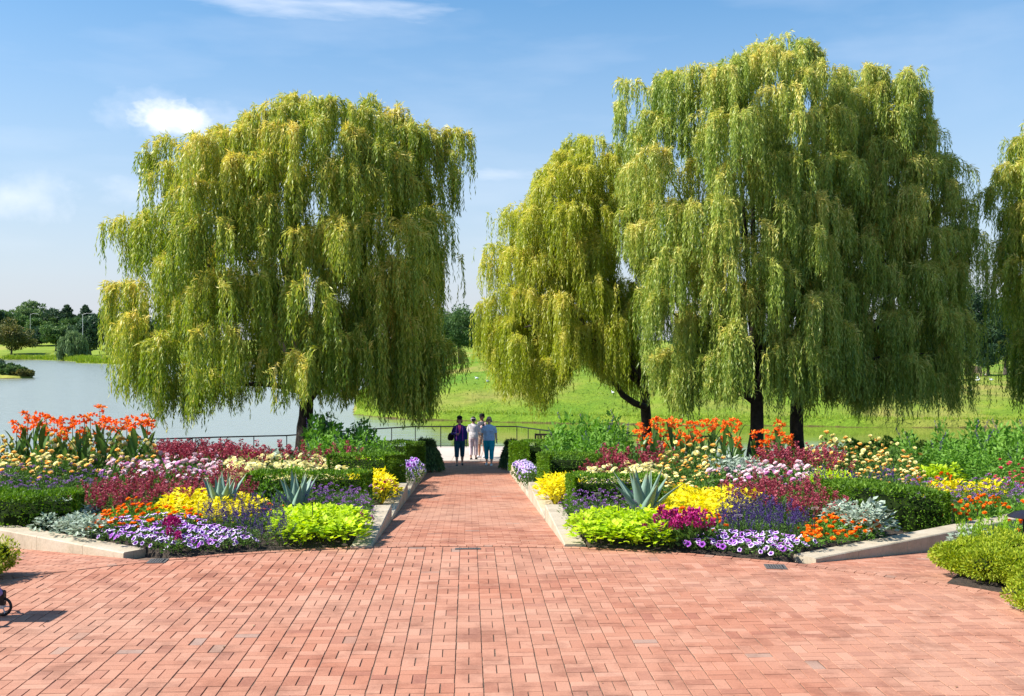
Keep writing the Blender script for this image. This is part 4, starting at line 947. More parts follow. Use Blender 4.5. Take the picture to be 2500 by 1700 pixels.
# ---------------------------------------------------------------- hedges
def hedge(label, line, thick, h, mat='hedge', dens=3200, leaf=.050, seed=0, name='clipped_hedge', rnd_=.07, cat='hedge', up=.35, group=None, zb=None, noise_amp=.012, taper=.0):
    """clipped hedge along a poly-line; surface of small leaves over a twiggy core"""
    rng = np.random.default_rng(seed); L = np.array(line, float); x0, y0 = L[0]
    root = thing(name, label, cat, (x0, y0, float(zsoil(x0, y0))), 0, group)
    seg = np.linalg.norm(np.diff(L, axis=0), axis=1); tot = seg.sum(); c = np.concatenate([[0], np.cumsum(seg)])
    def frame(s):
        s = np.clip(s, 0, tot); x = np.interp(s, c, L[:, 0]); y = np.interp(s, c, L[:, 1])
        x1 = np.interp(np.clip(s+.15, 0, tot), c, L[:, 0])-np.interp(np.clip(s-.15, 0, tot), c, L[:, 0]); y1 = np.interp(np.clip(s+.15, 0, tot), c, L[:, 1])-np.interp(np.clip(s-.15, 0, tot), c, L[:, 1])
        q = np.hypot(x1, y1)+1e-9; return x, y, x1/q, y1/q
    t2 = thick/2
    # superellipse cross-section, rounded ends
    area = (2*h+thick)*tot+2*thick*h; n = int(area*dens)
    s = rng.uniform(-t2, tot+t2, n); kind = rng.random(n)
    u = rng.uniform(-1, 1, n); w = rng.random(n)
    face = rng.random(n)*(2*h+thick)
    lat_ = np.where(face < h, -1., np.where(face < 2*h, 1., rng.uniform(-1, 1, n))); ht = np.where(face < 2*h, rng.random(n), 1.)
    endm = rng.random(n) < (2*thick*h)/area*1.5
    ee = np.where(rng.random(n) < .5, 0, 1)
    lat_ = np.where(endm, rng.uniform(-1, 1, n), lat_); ht = np.where(endm, np.where(rng.random(n) < .8, rng.random(n), 1), ht)
    s = np.where(endm, np.where(ee == 0, 0, tot), np.clip(s, 0, tot))
    rr_ = rnd_; 
    inset = np.where(endm, 0, 0)
    x, y, dx, dy = frame(s)
    L3 = lat_*t2; z = ht*h
    # round the upper edges
    ed = np.minimum(t2-np.abs(L3), h-z); L3 = L3*(1-rr_*np.clip((z-(h-rr_))/rr_, 0, 1)**2*.9/t2*rr_) 
    near_e = np.clip(1-(t2-np.abs(L3))/rr_, 0, 1); z = z-np.where(ht > .99, near_e**2*rr_*.6, 0)
    ne = np.clip(1-np.minimum(s, tot-s)/rr_, 0, 1); z = z-np.where(ht > .99, ne**2*rr_*.6, 0)
    nz = noise_amp*(np.sin(s*5.1+L3*3)+np.sin(s*11.3+z*9+1)+.7*np.sin(z*17+s*3.1))
    nx_ = np.where(endm, 0, lat_*(ht < .99)); depth = -np.abs(rng.normal(0, .016, n))+nz+np.where(rng.random(n) < .06, rng.uniform(0, .03, n), 0)
    X = x-dy*L3; Y = y+dx*L3
    sg = np.where(ee == 0, -1, 1)*endm
    Nx = -dy*nx_+dx*sg; Ny = dx*nx_+dy*sg; Nz = (ht > .99)*1.
    X = X+Nx*depth; Y = Y+Ny*depth; Z = z+Nz*depth
    Nn = np.stack([Nx, Ny, Nz+up], 1)
    zz = (zb if zb is not None else zsoil(X, Y))-float(zsoil(x0, y0))
    mb = MB(); D = unit(unit(Nn)+rng.normal(0, .55, (n, 3)))
    leaves(mb, np.stack([X-x0, Y-y0, Z+zz], 1), D, leaf*rng.uniform(.7, 1.3, n), leaf*.42*rng.uniform(.8, 1.3, n), np.clip(.45+rng.normal(0, .2, n)+.2*np.sin(s*7+L3*6)*.5, 0, 1), 0, rng)
    mb.obj('foliage', [M[mat]], root)
    mb = MB(); ss = np.linspace(.05, tot-.05, max(3, int(tot/.3))); x, y, dx, dy = frame(ss); q = t2-.13
    for i in range(len(ss)-1):
        V = []
        for j in (i, i+1):
            zb_ = float(zsoil(x[j], y[j]))-float(zsoil(x0, y0))
            for a, b in ((-q, .02), (q, .02), (q, h-.24), (q*.55, h-.14), (-q*.55, h-.14), (-q, h-.24)): V.append([x[j]-dy[j]*a-x0, y[j]+dx[j]*a-y0, b+zb_])
        F = [[k, (k+1) % 6, 6+(k+1) % 6, 6+k] for k in range(6)]
        mb.add(V, F)
        if i == 0: mb.add(V[:6], [list(range(6))[::-1]])
        if i == len(ss)-2: mb.add(V[6:], [list(range(6))])
    mb.obj('inner_twigs', [M['core']], root)
    for i in range(len(L)-1):
        a, b = L[i], L[i+1]; d = (b-a)/np.linalg.norm(b-a); nn = np.array([-d[1], d[0]])*(t2+.04); a = a-d*.05; b = b+d*.05
        HEDGEBOX.append([tuple(a+nn), tuple(b+nn), tuple(b-nn), tuple(a-nn)])
    return root
def atx(px, D): return (px2x(px, D), D)
HG = 'clipped hedges in the flower beds'
hedge('dark clipped hedge at the far left end of the left bed behind the low wall', [atx(192, 13.95), atx(40, 13.75), atx(-90, 15.0)], .72, .52, seed=1, group=HG)
hedge('clipped hedge across the left bed behind the agaves', [atx(895, 16.5), atx(620, 16.7)], .62, .56, seed=2, group=HG)
hedge('tall square clipped hedge end by the path in the left bed', [atx(965, 19.9), atx(830, 20.2)], 1.0, .72, seed=3, group=HG)
hedge('small rounded clipped hedge at the far end of the left bed', [atx(1015, 27.2), atx(905, 27.6)], 1.2, .78, seed=4, rnd_=.25, group=HG, dens=2400, leaf=.06)
hedge('big clipped hedge at the outer corner of the right bed above the limestone wall', [atx(2075, 15.7), atx(2160, 14.2), atx(2290, 14.15)], .85, .56, seed=5, group=HG)
hedge('clipped hedge end behind the purple verbena in the right bed', [atx(1395, 15.5), atx(1600, 15.7)], .62, .56, seed=6, group=HG)
hedge('clipped hedge by the path in the right bed behind yellow foliage', [atx(1328, 19.9), atx(1450, 20.1)], 1.0, .72, seed=7, group=HG)
hedge('small clipped hedge at the far end of the right bed beside the path', [atx(1268, 27.0), atx(1340, 27.4)], 1.1, .80, seed=8, rnd_=.25, group=HG, dens=2400, leaf=.06)

# golden shrubs
def shrub(label, x, y, rx, ry, h, mat, seed, n=9000, leaf=.035, name='golden_shrub', cat='shrub', lumps=26, zlift=.07, wl=.45, group=None, core=True):
    rng = np.random.default_rng(seed); z0 = float(zsoil(x, y)); root = thing(name, label, cat, (x, y, z0), 0, group); mb = MB(); core_ = MB()
    for i in range(lumps):
        a = rng.uniform(0, 6.28); f = math.sqrt(rng.random())*.80; z = zlift+h*(.32+.40*rng.random()*math.sqrt(1-f*f))
        c = np.array([math.cos(a)*f*rx, math.sin(a)*f*ry, z]); r = np.array([.30*rx+.05, .30*ry+.05, min(.24*h+.05, h-z+.02)])*rng.uniform(.8, 1.15); 
        r[2] = min(r[2], z-.02)
        k = n//lumps; v = unit(rng.normal(size=(k, 3))); P = c+v*r*rng.uniform(.78, 1.05, (k, 1)); D = unit(v+rng.normal(0, .55, (k, 3))+np.array([0, 0, .25]))
        leaves(mb, P, D, leaf*rng.uniform(.7, 1.3, k), leaf*wl*rng.uniform(.8, 1.2, k), np.clip(.5+rng.normal(0, .2, k)+rng.normal(0, .06), 0, 1), 0, rng)
        ell(core_, c, r*.50, 0, .3, 8, 6)
    mb.obj('foliage', [M[mat]], root)
    for i in range(7): a = i*.9; tube(core_, [(math.cos(a)*rx*.2, math.sin(a)*ry*.2, -.02), (math.cos(a)*rx*.6, math.sin(a)*ry*.6, h*.5)], [.013, .006], 5)
    core_.obj('twigs', [M['core']], root); return root
SG = 'golden green shrubs along the plaza edge at right'
for i, (px, D, rx, ry, h, lab) in enumerate([(2368, 10.7, .33, .36, .33, 'golden green shrub at the left end of the row by the plaza edge'),
        (2468, 10.25, .40, .42, .37, 'golden green shrub second from the left in the row by the plaza edge'),
        (2580, 9.75, .42, .42, .36, 'golden green shrub cut by the right edge of the picture, back of the row'), (2560, 9.15, .30, .32, .30, 'smallest golden green shrub low at the right edge of the picture'),
        (2440, 10.95, .38, .42, .36, 'golden green shrub behind the first two of the row at right')]):
    shrub(lab, px2x(px, D), D, rx, ry, h, 'yhedge', 70+i, zlift=-.02, n=16000 if i != 3 else 8000, group=SG)
shrub('round golden green shrub at the left edge of the picture', px2x(-82, 10.5), 10.55, .38, .40, .44, 'yhedge', 81, n=15000, zlift=-.03)
hedge('low dark hedge far behind the right bed at the water side', [atx(2080, 33.5), atx(2560, 33.2)], .9, .62, 'hedge', 900, .09, 9, name='low_hedge', group=HG, noise_amp=.08)

# ---------------------------------------------------------------- weeping junipers by the far end of the path
def weeper(label, x, y, r, h, seed):
    rng = np.random.default_rng(seed); root = thing('weeping_shrub', label, 'shrub', (x, y, float(zsoil(x, y)))); mb = MB(); n = 7000
    a = rng.uniform(0, 6.28, n); t = rng.random(n); q = r*(.12+.88*t**.8)*rng.uniform(.82, 1.06, n); z = h*(1-t**1.7)+rng.normal(0, .03, n)
    P = np.stack([np.cos(a)*q, np.sin(a)*q, np.maximum(z, .02)], 1); D = unit(np.stack([np.cos(a)*.5, np.sin(a)*.5, np.where(t < .25, .2, -.9)], 1)+rng.normal(0, .25, (n, 3)))
    leaves(mb, P, D, rng.uniform(.08, .17, n), .026, rng.random(n), 0, rng); mb.obj('foliage', [M['weep']], root)
    mb = MB(); ell(mb, (0, 0, h*.36), (r*.6, r*.6, h*.36), 0, .5, 12, 8); tube(mb, [(0, 0, -.05), (0, 0, h*.8)], [.03, .015], 6); mb.obj('stem', [M['core']], root)
weeper('dark drooping shrub beside the path at far end of left bed', *atx(1040, 29.2), .50, .72, 1)
weeper('small dark drooping shrub beside the path at far end of right bed', *atx(1248, 30.5), .32, .66, 2)
# ================================================================= DRIFTS
# ---- left bed
drift('petunia_plant', [(232, 1300), (290, 1262), (450, 1250), (500, 1278), (600, 1288), (612, 1340), (400, 1362), (255, 1345)], .155, 'petunia with white edged purple flowers at the front of the left bed', 'petunias at the front of the left bed', seed=1, maxn=60, hlim=(.7, 1.3))
drift('celosia_plant', [(380, 1290), (425, 1290), (425, 1345), (380, 1345)], .2, 'crimson magenta celosia among the petunias of the left bed', 'magenta celosias of the left bed', seed=2, maxn=2, h=.22, D=11.95)
drift('purple_salvia', [(470, 1262), (520, 1225), (700, 1215), (705, 1330), (630, 1338), (560, 1285)], .20, 'dark purple spiked salvia between petunias and lime plants of the left bed', 'purple salvias in the left bed', seed=3, maxn=34, hlim=(.6, 1.3))
drift('lime_vine', [(695, 1245), (745, 1228), (868, 1250), (890, 1290), (878, 1340), (700, 1345)], .235, 'lime green leafy plant at the path corner of the left bed', 'lime green leafy mound of the left bed', seed=4, maxn=24, hlim=(.8, 1.6))
drift('orange_zinnia', [(235, 1245), (330, 1222), (455, 1225), (480, 1260), (350, 1272), (245, 1292)], .22, 'orange zinnia between the silver plants and the petunias of the left bed', 'orange zinnias in the left bed', seed=5, maxn=26)
drift('orange_zinnia', [(640, 1212), (690, 1212), (690, 1240), (640, 1240)], .2, 'orange zinnia under the right agave of the left bed', 'orange zinnias by the agave', seed=6, maxn=3)
drift('yellow_coleus', [(400, 1225), (445, 1198), (560, 1205), (630, 1212), (635, 1235), (500, 1250), (420, 1252)], .24, 'bright yellow leafy plant around the left agave', 'yellow leafy plants round the agaves of the left bed', seed=7, maxn=24, hscale=1.05)
drift('silver_plant', [(112, 1250), (150, 1222), (215, 1228), (232, 1270), (225, 1322), (150, 1312)], .27, 'silvery white leaved plant behind the low wall of the left bed', 'silver plants at the left wall', seed=8, maxn=12, hlim=(.8, 1.7))
drift('crimson_salvia', [(205, 1185), (300, 1160), (420, 1160), (600, 1152), (605, 1198), (440, 1208), (330, 1222), (228, 1228)], .28, 'crimson salvia in the broad middle drift of the left bed', 'crimson salvias in the middle of the left bed', seed=9, maxn=90, hscale=.95)
drift('bright_plant', [(640, 1165), (720, 1130), (730, 1200), (650, 1210)], .3, 'fresh green leafy plant between the two agaves', 'green plants between the agaves', seed=10, maxn=8)
drift('violet_verbena', [(745, 1190), (800, 1170), (905, 1180), (915, 1245), (850, 1240), (780, 1225)], .21, 'purple verbena in front of the hedge in the left bed', 'purple verbenas of the left bed', seed=11, maxn=40)
drift('magenta_petunia', [(870, 1250), (900, 1232), (915, 1275), (885, 1300)], .18, 'magenta petunia at the path side of the left bed', 'magenta petunias of the left bed', seed=12, maxn=8)
drift('magenta_petunia', [(935, 1195), (962, 1190), (965, 1228), (940, 1235)], .2, 'magenta petunia beside the path wall behind the hedge end', 'magenta petunias by the path wall', D=17.6, h=.4, seed=13, maxn=5)
drift('yellow_coleus', [(865, 1152), (930, 1145), (960, 1180), (950, 1205), (880, 1175)], .26, 'yellow leafy plant between the two hedges by the path in the left bed', 'yellow leafy plants between the hedges of the left bed', D=lambda x, y: 17.6+(1175-y)*.03, seed=14, maxn=13, h=.46)
drift('violet_petunia', [(990, 1135), (1030, 1110), (1036, 1150), (1010, 1172), (988, 1172)], .26, 'lilac petunia spilling beside the path wall of the left bed', 'lilac petunias by the path in the left bed', D=lambda x, y: 25.5-(y-1110)*.07, seed=15, maxn=14, h=.5, latmin=.1)
drift('cream_zinnia', [(560, 1120), (620, 1108), (780, 1112), (870, 1132), (880, 1150), (700, 1168), (560, 1165)], .34, 'plant with flat cream yellow flower heads in the left bed', 'cream yellow flat flowered plants of the left bed', seed=16, maxn=95, hscale=1.0)
drift('pink_dahlia', [(230, 1115), (330, 1108), (520, 1112), (545, 1150), (430, 1170), (310, 1150)], .34, 'pale pink dahlia in the middle of the left bed', 'pink dahlias of the left bed', seed=17, maxn=60)
drift('mauve_dahlia', [(140, 1085), (200, 1080), (205, 1115), (150, 1118)], .38, 'mauve dahlia below the yellow zinnias of the left bed', 'mauve dahlias of the left bed', seed=18, maxn=10)
drift('violet_verbena', [(0, 1145), (60, 1145), (110, 1122), (235, 1128), (270, 1150), (190, 1172), (0, 1185)], .32, 'violet flowered plant behind the hedge of the left bed', 'violet flowered plants behind the left hedge', D=lambda x, y: 17.5+(1180-y)*.05, seed=19, maxn=60, wide=1.2)
drift('peach_zinnia', [(10, 1062), (100, 1050), (240, 1058), (370, 1062), (385, 1100), (240, 1108), (110, 1140), (20, 1140)], .42, 'peach yellow zinnia in the tall drift under the orange cannas at left', 'peach zinnias of the left bed', D=lambda x, y: 18.8+(1140-y)*.045, seed=20, maxn=85)
drift('silver_plant', [(-30, 1075), (25, 1075), (25, 1140), (-30, 1140)], .42, 'grey green leaved plant at the left edge below the zinnias', 'grey green plants at the left edge', seed=21, maxn=10, D=20)
drift('lime_coleus', [(-30, 1050), (45, 1050), (45, 1070), (-30, 1075)], .4, 'lime leaved plant at the left edge behind the cannas', 'lime plants at the left edge', seed=22, maxn=10, D=25)
drift('crimson_salvia', [(380, 1085), (400, 1066), (560, 1066), (600, 1100), (645, 1112), (560, 1128), (400, 1112)], .42, 'crimson salvia right of the cannas at the back of the left bed', 'crimson salvias at the back of the left bed', seed=23, maxn=95, wide=1.35, hscale=.95)
drift('crimson_salvia', [(600, 1100), (700, 1100), (850, 1108), (880, 1135), (720, 1115), (620, 1115)], .42, 'crimson salvia strip behind the cream flowers of the left bed', 'crimson salvias behind the cream flowers', seed=24, maxn=45, wide=1.2)
drift('lime_coleus', [(535, 1072), (600, 1064), (645, 1082), (640, 1104), (560, 1098)], .42, 'lime yellow leafy plant between crimson salvia and silver plants at the back', 'lime plants at the back of the left bed', seed=25, maxn=34, wide=1.3)
drift('silver_plant', [(638, 1085), (660, 1068), (740, 1068), (755, 1100), (700, 1104), (650, 1104)], .42, 'silver leaved plant below the willow trunk at the back of the left bed', 'silver plants below the left willow', seed=26, maxn=34, wide=1.3)
drift('tall_sage', [(768, 1035), (775, 1018), (820, 1022), (825, 1060), (860, 1085), (762, 1095)], .46, 'tall green leafy sage to the right of the left willow trunk', 'tall green sages right of the willow trunk', D=lambda x, y: 25+(1090-y)*.05, seed=27, maxn=26, hlim=(.5, 1.6), hscale=1.25)
drift('tall_sage', [(850, 1050), (870, 1036), (930, 1052), (948, 1090), (850, 1100)], .46, 'tall green sage between the willow trunk and the railing end', 'tall green sages near the railing', D=lambda x, y: 26+(1090-y)*.05, seed=28, maxn=20, hlim=(.5, 1.6), hscale=1.25)
drift('lime_coleus', [(820, 1110), (960, 1104), (965, 1112), (830, 1122)], .4, 'lime leafy plant strip in front of the far rounded hedge of the left bed', 'lime plants before the far left hedge', D=23.5, seed=29, maxn=20, h=.5)
drift('bright_plant', [(560, 1165), (600, 1160), (660, 1160), (640, 1175), (560, 1180)], .3, 'green leafy plant at the left end of the agave hedge', 'green plants at the hedge end', seed=30, maxn=8)
drift('green_plant', [(880, 1075), (950, 1070), (960, 1100), (890, 1105)], .45, 'dark green leafy plant left of the far rounded hedge', 'green plants by the far hedge of the left bed', D=26, seed=31, maxn=14, h=.8)
# ---- right bed
drift('lilac_petunia', [(1252, 1130), (1275, 1120), (1298, 1135), (1300, 1185), (1268, 1190)], .24, 'pale lilac petunia beside the path wall of the right bed', 'lilac petunias by the path in the right bed', D=lambda x, y: 25.5-(y-1118)*.075, seed=40, maxn=22, h=.5, latmin=.1)
drift('yellow_coleus', [(1325, 1185), (1370, 1148), (1410, 1150), (1395, 1175), (1345, 1215)], .24, 'yellow leafy plant between the two hedges of the right bed', 'yellow leafy plants between the hedges of the right bed', D=lambda x, y: 17.3+(1175-y)*.03, seed=41, maxn=19, h=.47)
drift('violet_verbena', [(1395, 1185), (1430, 1165), (1560, 1165), (1570, 1235), (1480, 1245), (1420, 1262), (1385, 1262)], .215, 'purple verbena by the path corner of the right bed', 'purple verbenas of the right bed', seed=42, maxn=75)
drift('magenta_petunia', [(1375, 1268), (1415, 1250), (1425, 1290), (1400, 1310)], .18, 'dark magenta petunia at the path side of the right bed', 'magenta petunias of the right bed', seed=43, maxn=8)
drift('lime_vine', [(1405, 1285), (1460, 1248), (1570, 1246), (1612, 1270), (1612, 1350), (1415, 1345)], .225, 'lime green leafy plant at the path corner of the right bed', 'lime green leafy mound of the right bed', seed=44, maxn=32, hlim=(.8, 1.6))
drift('tall_sage', [(1350, 1060), (1420, 1018), (1500, 1020), (1530, 1060), (1535, 1110), (1350, 1115)], .48, 'tall leafy green sage bush left of the orange cannas in the right bed', 'tall green sages of the right bed', D=lambda x, y: 24+(1100-y)*.04, seed=45, maxn=46, hlim=(.5, 1.6), hscale=1.22)
drift('green_plant', [(1340, 1090), (1540, 1100), (1560, 1118), (1350, 1118)], .42, 'green leafy plant at the foot of the tall sages of the right bed', 'green plants below the tall sages', D=23, seed=46, maxn=26, h=.62)
drift('cream_zinnia', [(1440, 1142), (1500, 1130), (1610, 1130), (1622, 1158), (1450, 1162)], .32, 'plant with flat cream yellow flower heads in the right bed', 'cream yellow flat flowered plants of the right bed', seed=47, maxn=55)
drift('crimson_salvia', [(1420, 1135), (1470, 1112), (1620, 1112), (1640, 1125), (1450, 1145)], .40, 'crimson salvia strip behind the cream flowers of the right bed', 'crimson salvias behind the cream flowers at right', seed=48, maxn=45, wide=1.2)
drift('peach_zinnia', [(1610, 1150), (1640, 1090), (1735, 1088), (1745, 1140), (1700, 1190), (1620, 1195)], .34, 'tall green zinnia with few peach flowers beside the big agave', 'peach zinnias by the big agave', D=lambda x, y: 16.5+(1190-y)*.035, seed=49, maxn=34)
drift('silver_plant', [(1735, 1100), (1765, 1088), (1850, 1100), (1860, 1130), (1760, 1132)], .40, 'silver leaved plant below the orange cannas of the right bed', 'silver plants below the right cannas', seed=50, maxn=24, wide=1.2)
drift('crimson_salvia', [(1850, 1100), (1930, 1096), (2040, 1098), (2045, 1122), (1860, 1128)], .42, 'crimson salvia behind the pink dahlias of the right bed', 'crimson salvias behind the pink dahlias', seed=51, maxn=55, wide=1.25)
drift('pink_dahlia', [(1725, 1140), (1780, 1130), (1960, 1125), (1975, 1165), (1850, 1172), (1745, 1168)], .33, 'pale pink dahlia in the middle of the right bed', 'pink dahlias of the right bed', seed=52, maxn=60)
drift('crimson_salvia', [(1748, 1185), (1800, 1172), (1980, 1172), (2075, 1190), (2085, 1240), (1980, 1240), (1850, 1215), (1765, 1205)], .27, 'crimson salvia in the broad middle drift of the right bed', 'crimson salvias in the middle of the right bed', seed=53, maxn=95, hscale=.95)
drift('yellow_coleus', [(1615, 1228), (1660, 1190), (1750, 1185), (1830, 1202), (1790, 1235), (1700, 1255), (1630, 1250)], .24, 'bright yellow leafy plant right of the big agave', 'yellow leafy plants of the right bed', seed=54, maxn=42, hscale=1.05)
drift('orange_zinnia', [(1595, 1250), (1640, 1238), (1765, 1252), (1768, 1290), (1650, 1292), (1600, 1285)], .21, 'orange zinnia behind the magenta celosias of the right bed', 'orange zinnias of the right bed', seed=55, maxn=32)
drift('celosia_plant', [(1605, 1292), (1715, 1305), (1715, 1335), (1620, 1338)], .17, 'magenta celosia between lime plants and petunias of the right bed', 'magenta celosias of the right bed', seed=56, maxn=12, h=.27, D=12.15)
drift('petunia_plant', [(1680, 1318), (1740, 1300), (1880, 1305), (2000, 1330), (2010, 1365), (1900, 1378), (1700, 1362)], .155, 'petunia with white edged purple flowers at the front of the right bed', 'petunias at the front of the right bed', seed=57, maxn=60, hlim=(.7, 1.3))
drift('purple_salvia', [(1765, 1225), (1800, 1205), (1900, 1215), (1965, 1255), (1955, 1300), (1780, 1300)], .19, 'dark purple spiked salvia behind the petunias of the right bed', 'purple salvias in the right bed', seed=58, maxn=56, hlim=(.6, 1.4))
drift('orange_zinnia', [(1962, 1275), (2040, 1242), (2110, 1245), (2140, 1300), (2060, 1345), (1980, 1335)], .22, 'orange zinnia beside the big hedge of the right bed', 'orange zinnias by the big hedge', seed=59, maxn=26)
drift('silver_plant', [(2020, 1240), (2070, 1235), (2140, 1270), (2165, 1320), (2120, 1322), (2100, 1270)], .26, 'silver leaved plant trailing by the wall below the big hedge', 'silver plants by the big hedge', seed=60, maxn=9, h=.42)
drift('peach_zinnia', [(1975, 1095), (2020, 1066), (2180, 1066), (2240, 1100), (2235, 1165), (2060, 1175), (1990, 1150)], .43, 'peach yellow zinnia in the tall drift behind the big hedge', 'peach zinnias of the right bed', D=lambda x, y: 19+(1170-y)*.055, seed=61, maxn=95)
drift('lime_coleus', [(2225, 1100), (2300, 1095), (2330, 1135), (2240, 1140)], .40, 'lime yellow leafy plant right of the peach zinnias', 'lime plants right of the peach zinnias', D=22.5, seed=62, maxn=26, h=.6, wide=1.2)
drift('orange_zinnia', [(2255, 1138), (2320, 1136), (2320, 1158), (2255, 1160)], .34, 'small orange zinnia behind the violet flowers near the right edge', 'orange zinnias behind the violet flowers', seed=63, maxn=14, D=20, h=.5)
drift('tall_sage', [(2200, 1075), (2330, 1062), (2400, 1040), (2510, 1038), (2520, 1120), (2340, 1125), (2220, 1100)], .50, 'tall green leafy sage at the back of the right bed near the right edge', 'tall green sages near the right edge', D=lambda x, y: 24+(1110-y)*.05, seed=64, maxn=70, hlim=(.5, 1.6), hscale=1.22)
drift('violet_verbena', [(2170, 1150), (2260, 1165), (2420, 1160), (2520, 1180), (2520, 1215), (2380, 1212), (2270, 1200)], .27, 'violet flowered plant in the drift near the right edge', 'violet flowered plants near the right edge', D=lambda x, y: 15.6+(1210-y)*.05, seed=65, maxn=75, wide=1.15)
drift('yellow_coleus', [(2270, 1158), (2420, 1155), (2430, 1172), (2280, 1176)], .30, 'yellow leafy plant among the violet flowers near the right edge', 'yellow plants among the violet flowers', D=lambda x, y: 17.6+(1175-y)*.03, seed=66, maxn=14, h=.5)
drift('rose_zinnia', [(2370, 1140), (2510, 1120), (2520, 1180), (2430, 1170)], .33, 'rose red zinnia near the right edge of the picture', 'rose red zinnias near the right edge', D=lambda x, y: 18.5+(1180-y)*.04, seed=67, maxn=34)
drift('orange_zinnia', [(2328, 1225), (2400, 1205), (2520, 1200), (2530, 1270), (2440, 1262), (2340, 1255)], .24, 'orange zinnia behind the golden shrubs near the right edge', 'orange zinnias behind the golden shrubs', D=lambda x, y: 12.9+(1265-y)*.035, seed=68, maxn=46)
drift('silver_plant', [(2322, 1275), (2372, 1270), (2372, 1300), (2325, 1305)], .22, 'pale blue green leafy plant between hedge end and golden shrubs', 'pale plants by the hedge end', D=12.6, seed=69, maxn=4, h=.26)
drift('lime_coleus', [(1990, 1140), (2060, 1140), (2060, 1165), (1990, 1165)], .3, 'lime leafy plant between dahlias and peach zinnias of the right bed', 'lime plants by the dahlias', seed=70, maxn=10)
drift('purple_salvia', [(1985, 1168), (2170, 1168), (2170, 1188), (1990, 1188)], .26, 'dark purple salvia just behind the big hedge of the right bed', 'purple salvias behind the big hedge', D=17.4, seed=71, maxn=24, h=.5)
drift('green_plant', [(1700, 1150), (1760, 1150), (1760, 1185), (1700, 1190)], .3, 'green leafy plant between zinnias and dahlias of the right bed', 'green plants by the dahlias', seed=72, maxn=10)
drift('green_plant', [(2130, 1072), (2520, 1070), (2520, 1090), (2130, 1085)], .5, 'green leafy plant in the back row of the right bed', 'green plants in the back row', D=29, seed=73, maxn=30, h=.75, wide=1.3)
drift('green_plant', [(1530, 1095), (1960, 1095), (1960, 1112), (1530, 1112)], .45, 'green leafy plant at the foot of the orange cannas at right', 'green plants at the canna foot', D=23.2, seed=74, maxn=28, h=.55, wide=1.2)
drift('green_plant', [(30, 1095), (380, 1095), (380, 1110), (30, 1110)], .45, 'green leafy plant at the foot of the orange cannas at left', 'green plants at the left canna foot', D=21.8, seed=75, maxn=20, h=.7, wide=1.2)

# ---- planting that goes on outside the frame
drift('orange_zinnia', [(2535, 1235), (2700, 1210), (2900, 1240), (2900, 1290), (2540, 1275)], .34, 'orange zinnia beyond the right edge of the frame', 'orange zinnias beyond the right edge', D=lambda x, y: 12.4+(1290-y)*.04, seed=80, maxn=45, h=.4)
drift('violet_verbena', [(2525, 1165), (3000, 1165), (3000, 1215), (2530, 1215)], .4, 'violet flowered plant beyond the right edge of the frame', 'violet flowered plants beyond the right edge', D=lambda x, y: 15.8+(1215-y)*.06, seed=81, maxn=60, h=.5, wide=1.3)
drift('rose_zinnia', [(2520, 1120), (3000, 1120), (3000, 1160), (2520, 1160)], .5, 'rose red zinnia beyond the right edge of the frame', 'rose red zinnias beyond the right edge', D=lambda x, y: 20+(1160-y)*.09, seed=82, maxn=60, h=.6, wide=1.4)
drift('green_plant', [(2525, 1040), (3000, 1040), (3000, 1110), (2525, 1110)], .6, 'green leafy plant beyond the right edge of the frame', 'green plants beyond the right edge', D=lambda x, y: 24+(1110-y)*.11, seed=83, maxn=70, h=.75, wide=1.5)
drift('bright_plant', [(2620, 1300), (2950, 1300), (2950, 1400), (2680, 1400)], .36, 'fresh green low plant beyond the right edge of the frame', 'low green plants beyond the right edge', D=lambda x, y: 9.4+(1400-y)*.03, seed=84, maxn=60, h=.28, wide=1.2)
drift('green_plant', [(-600, 1060), (-40, 1060), (-40, 1150), (-600, 1150)], .6, 'green leafy plant beyond the left edge of the frame', 'green plants beyond the left edge', D=lambda x, y: 17+(1150-y)*.13, seed=85, maxn=80, h=.65, wide=1.5)
drift('bright_plant', [(-500, 1250), (-120, 1250), (-120, 1390), (-500, 1390)], .36, 'fresh green low plant beyond the left edge of the frame', 'low green plants beyond the left edge', D=lambda x, y: 10.2+(1390-y)*.025, seed=86, maxn=60, h=.28, wide=1.2)

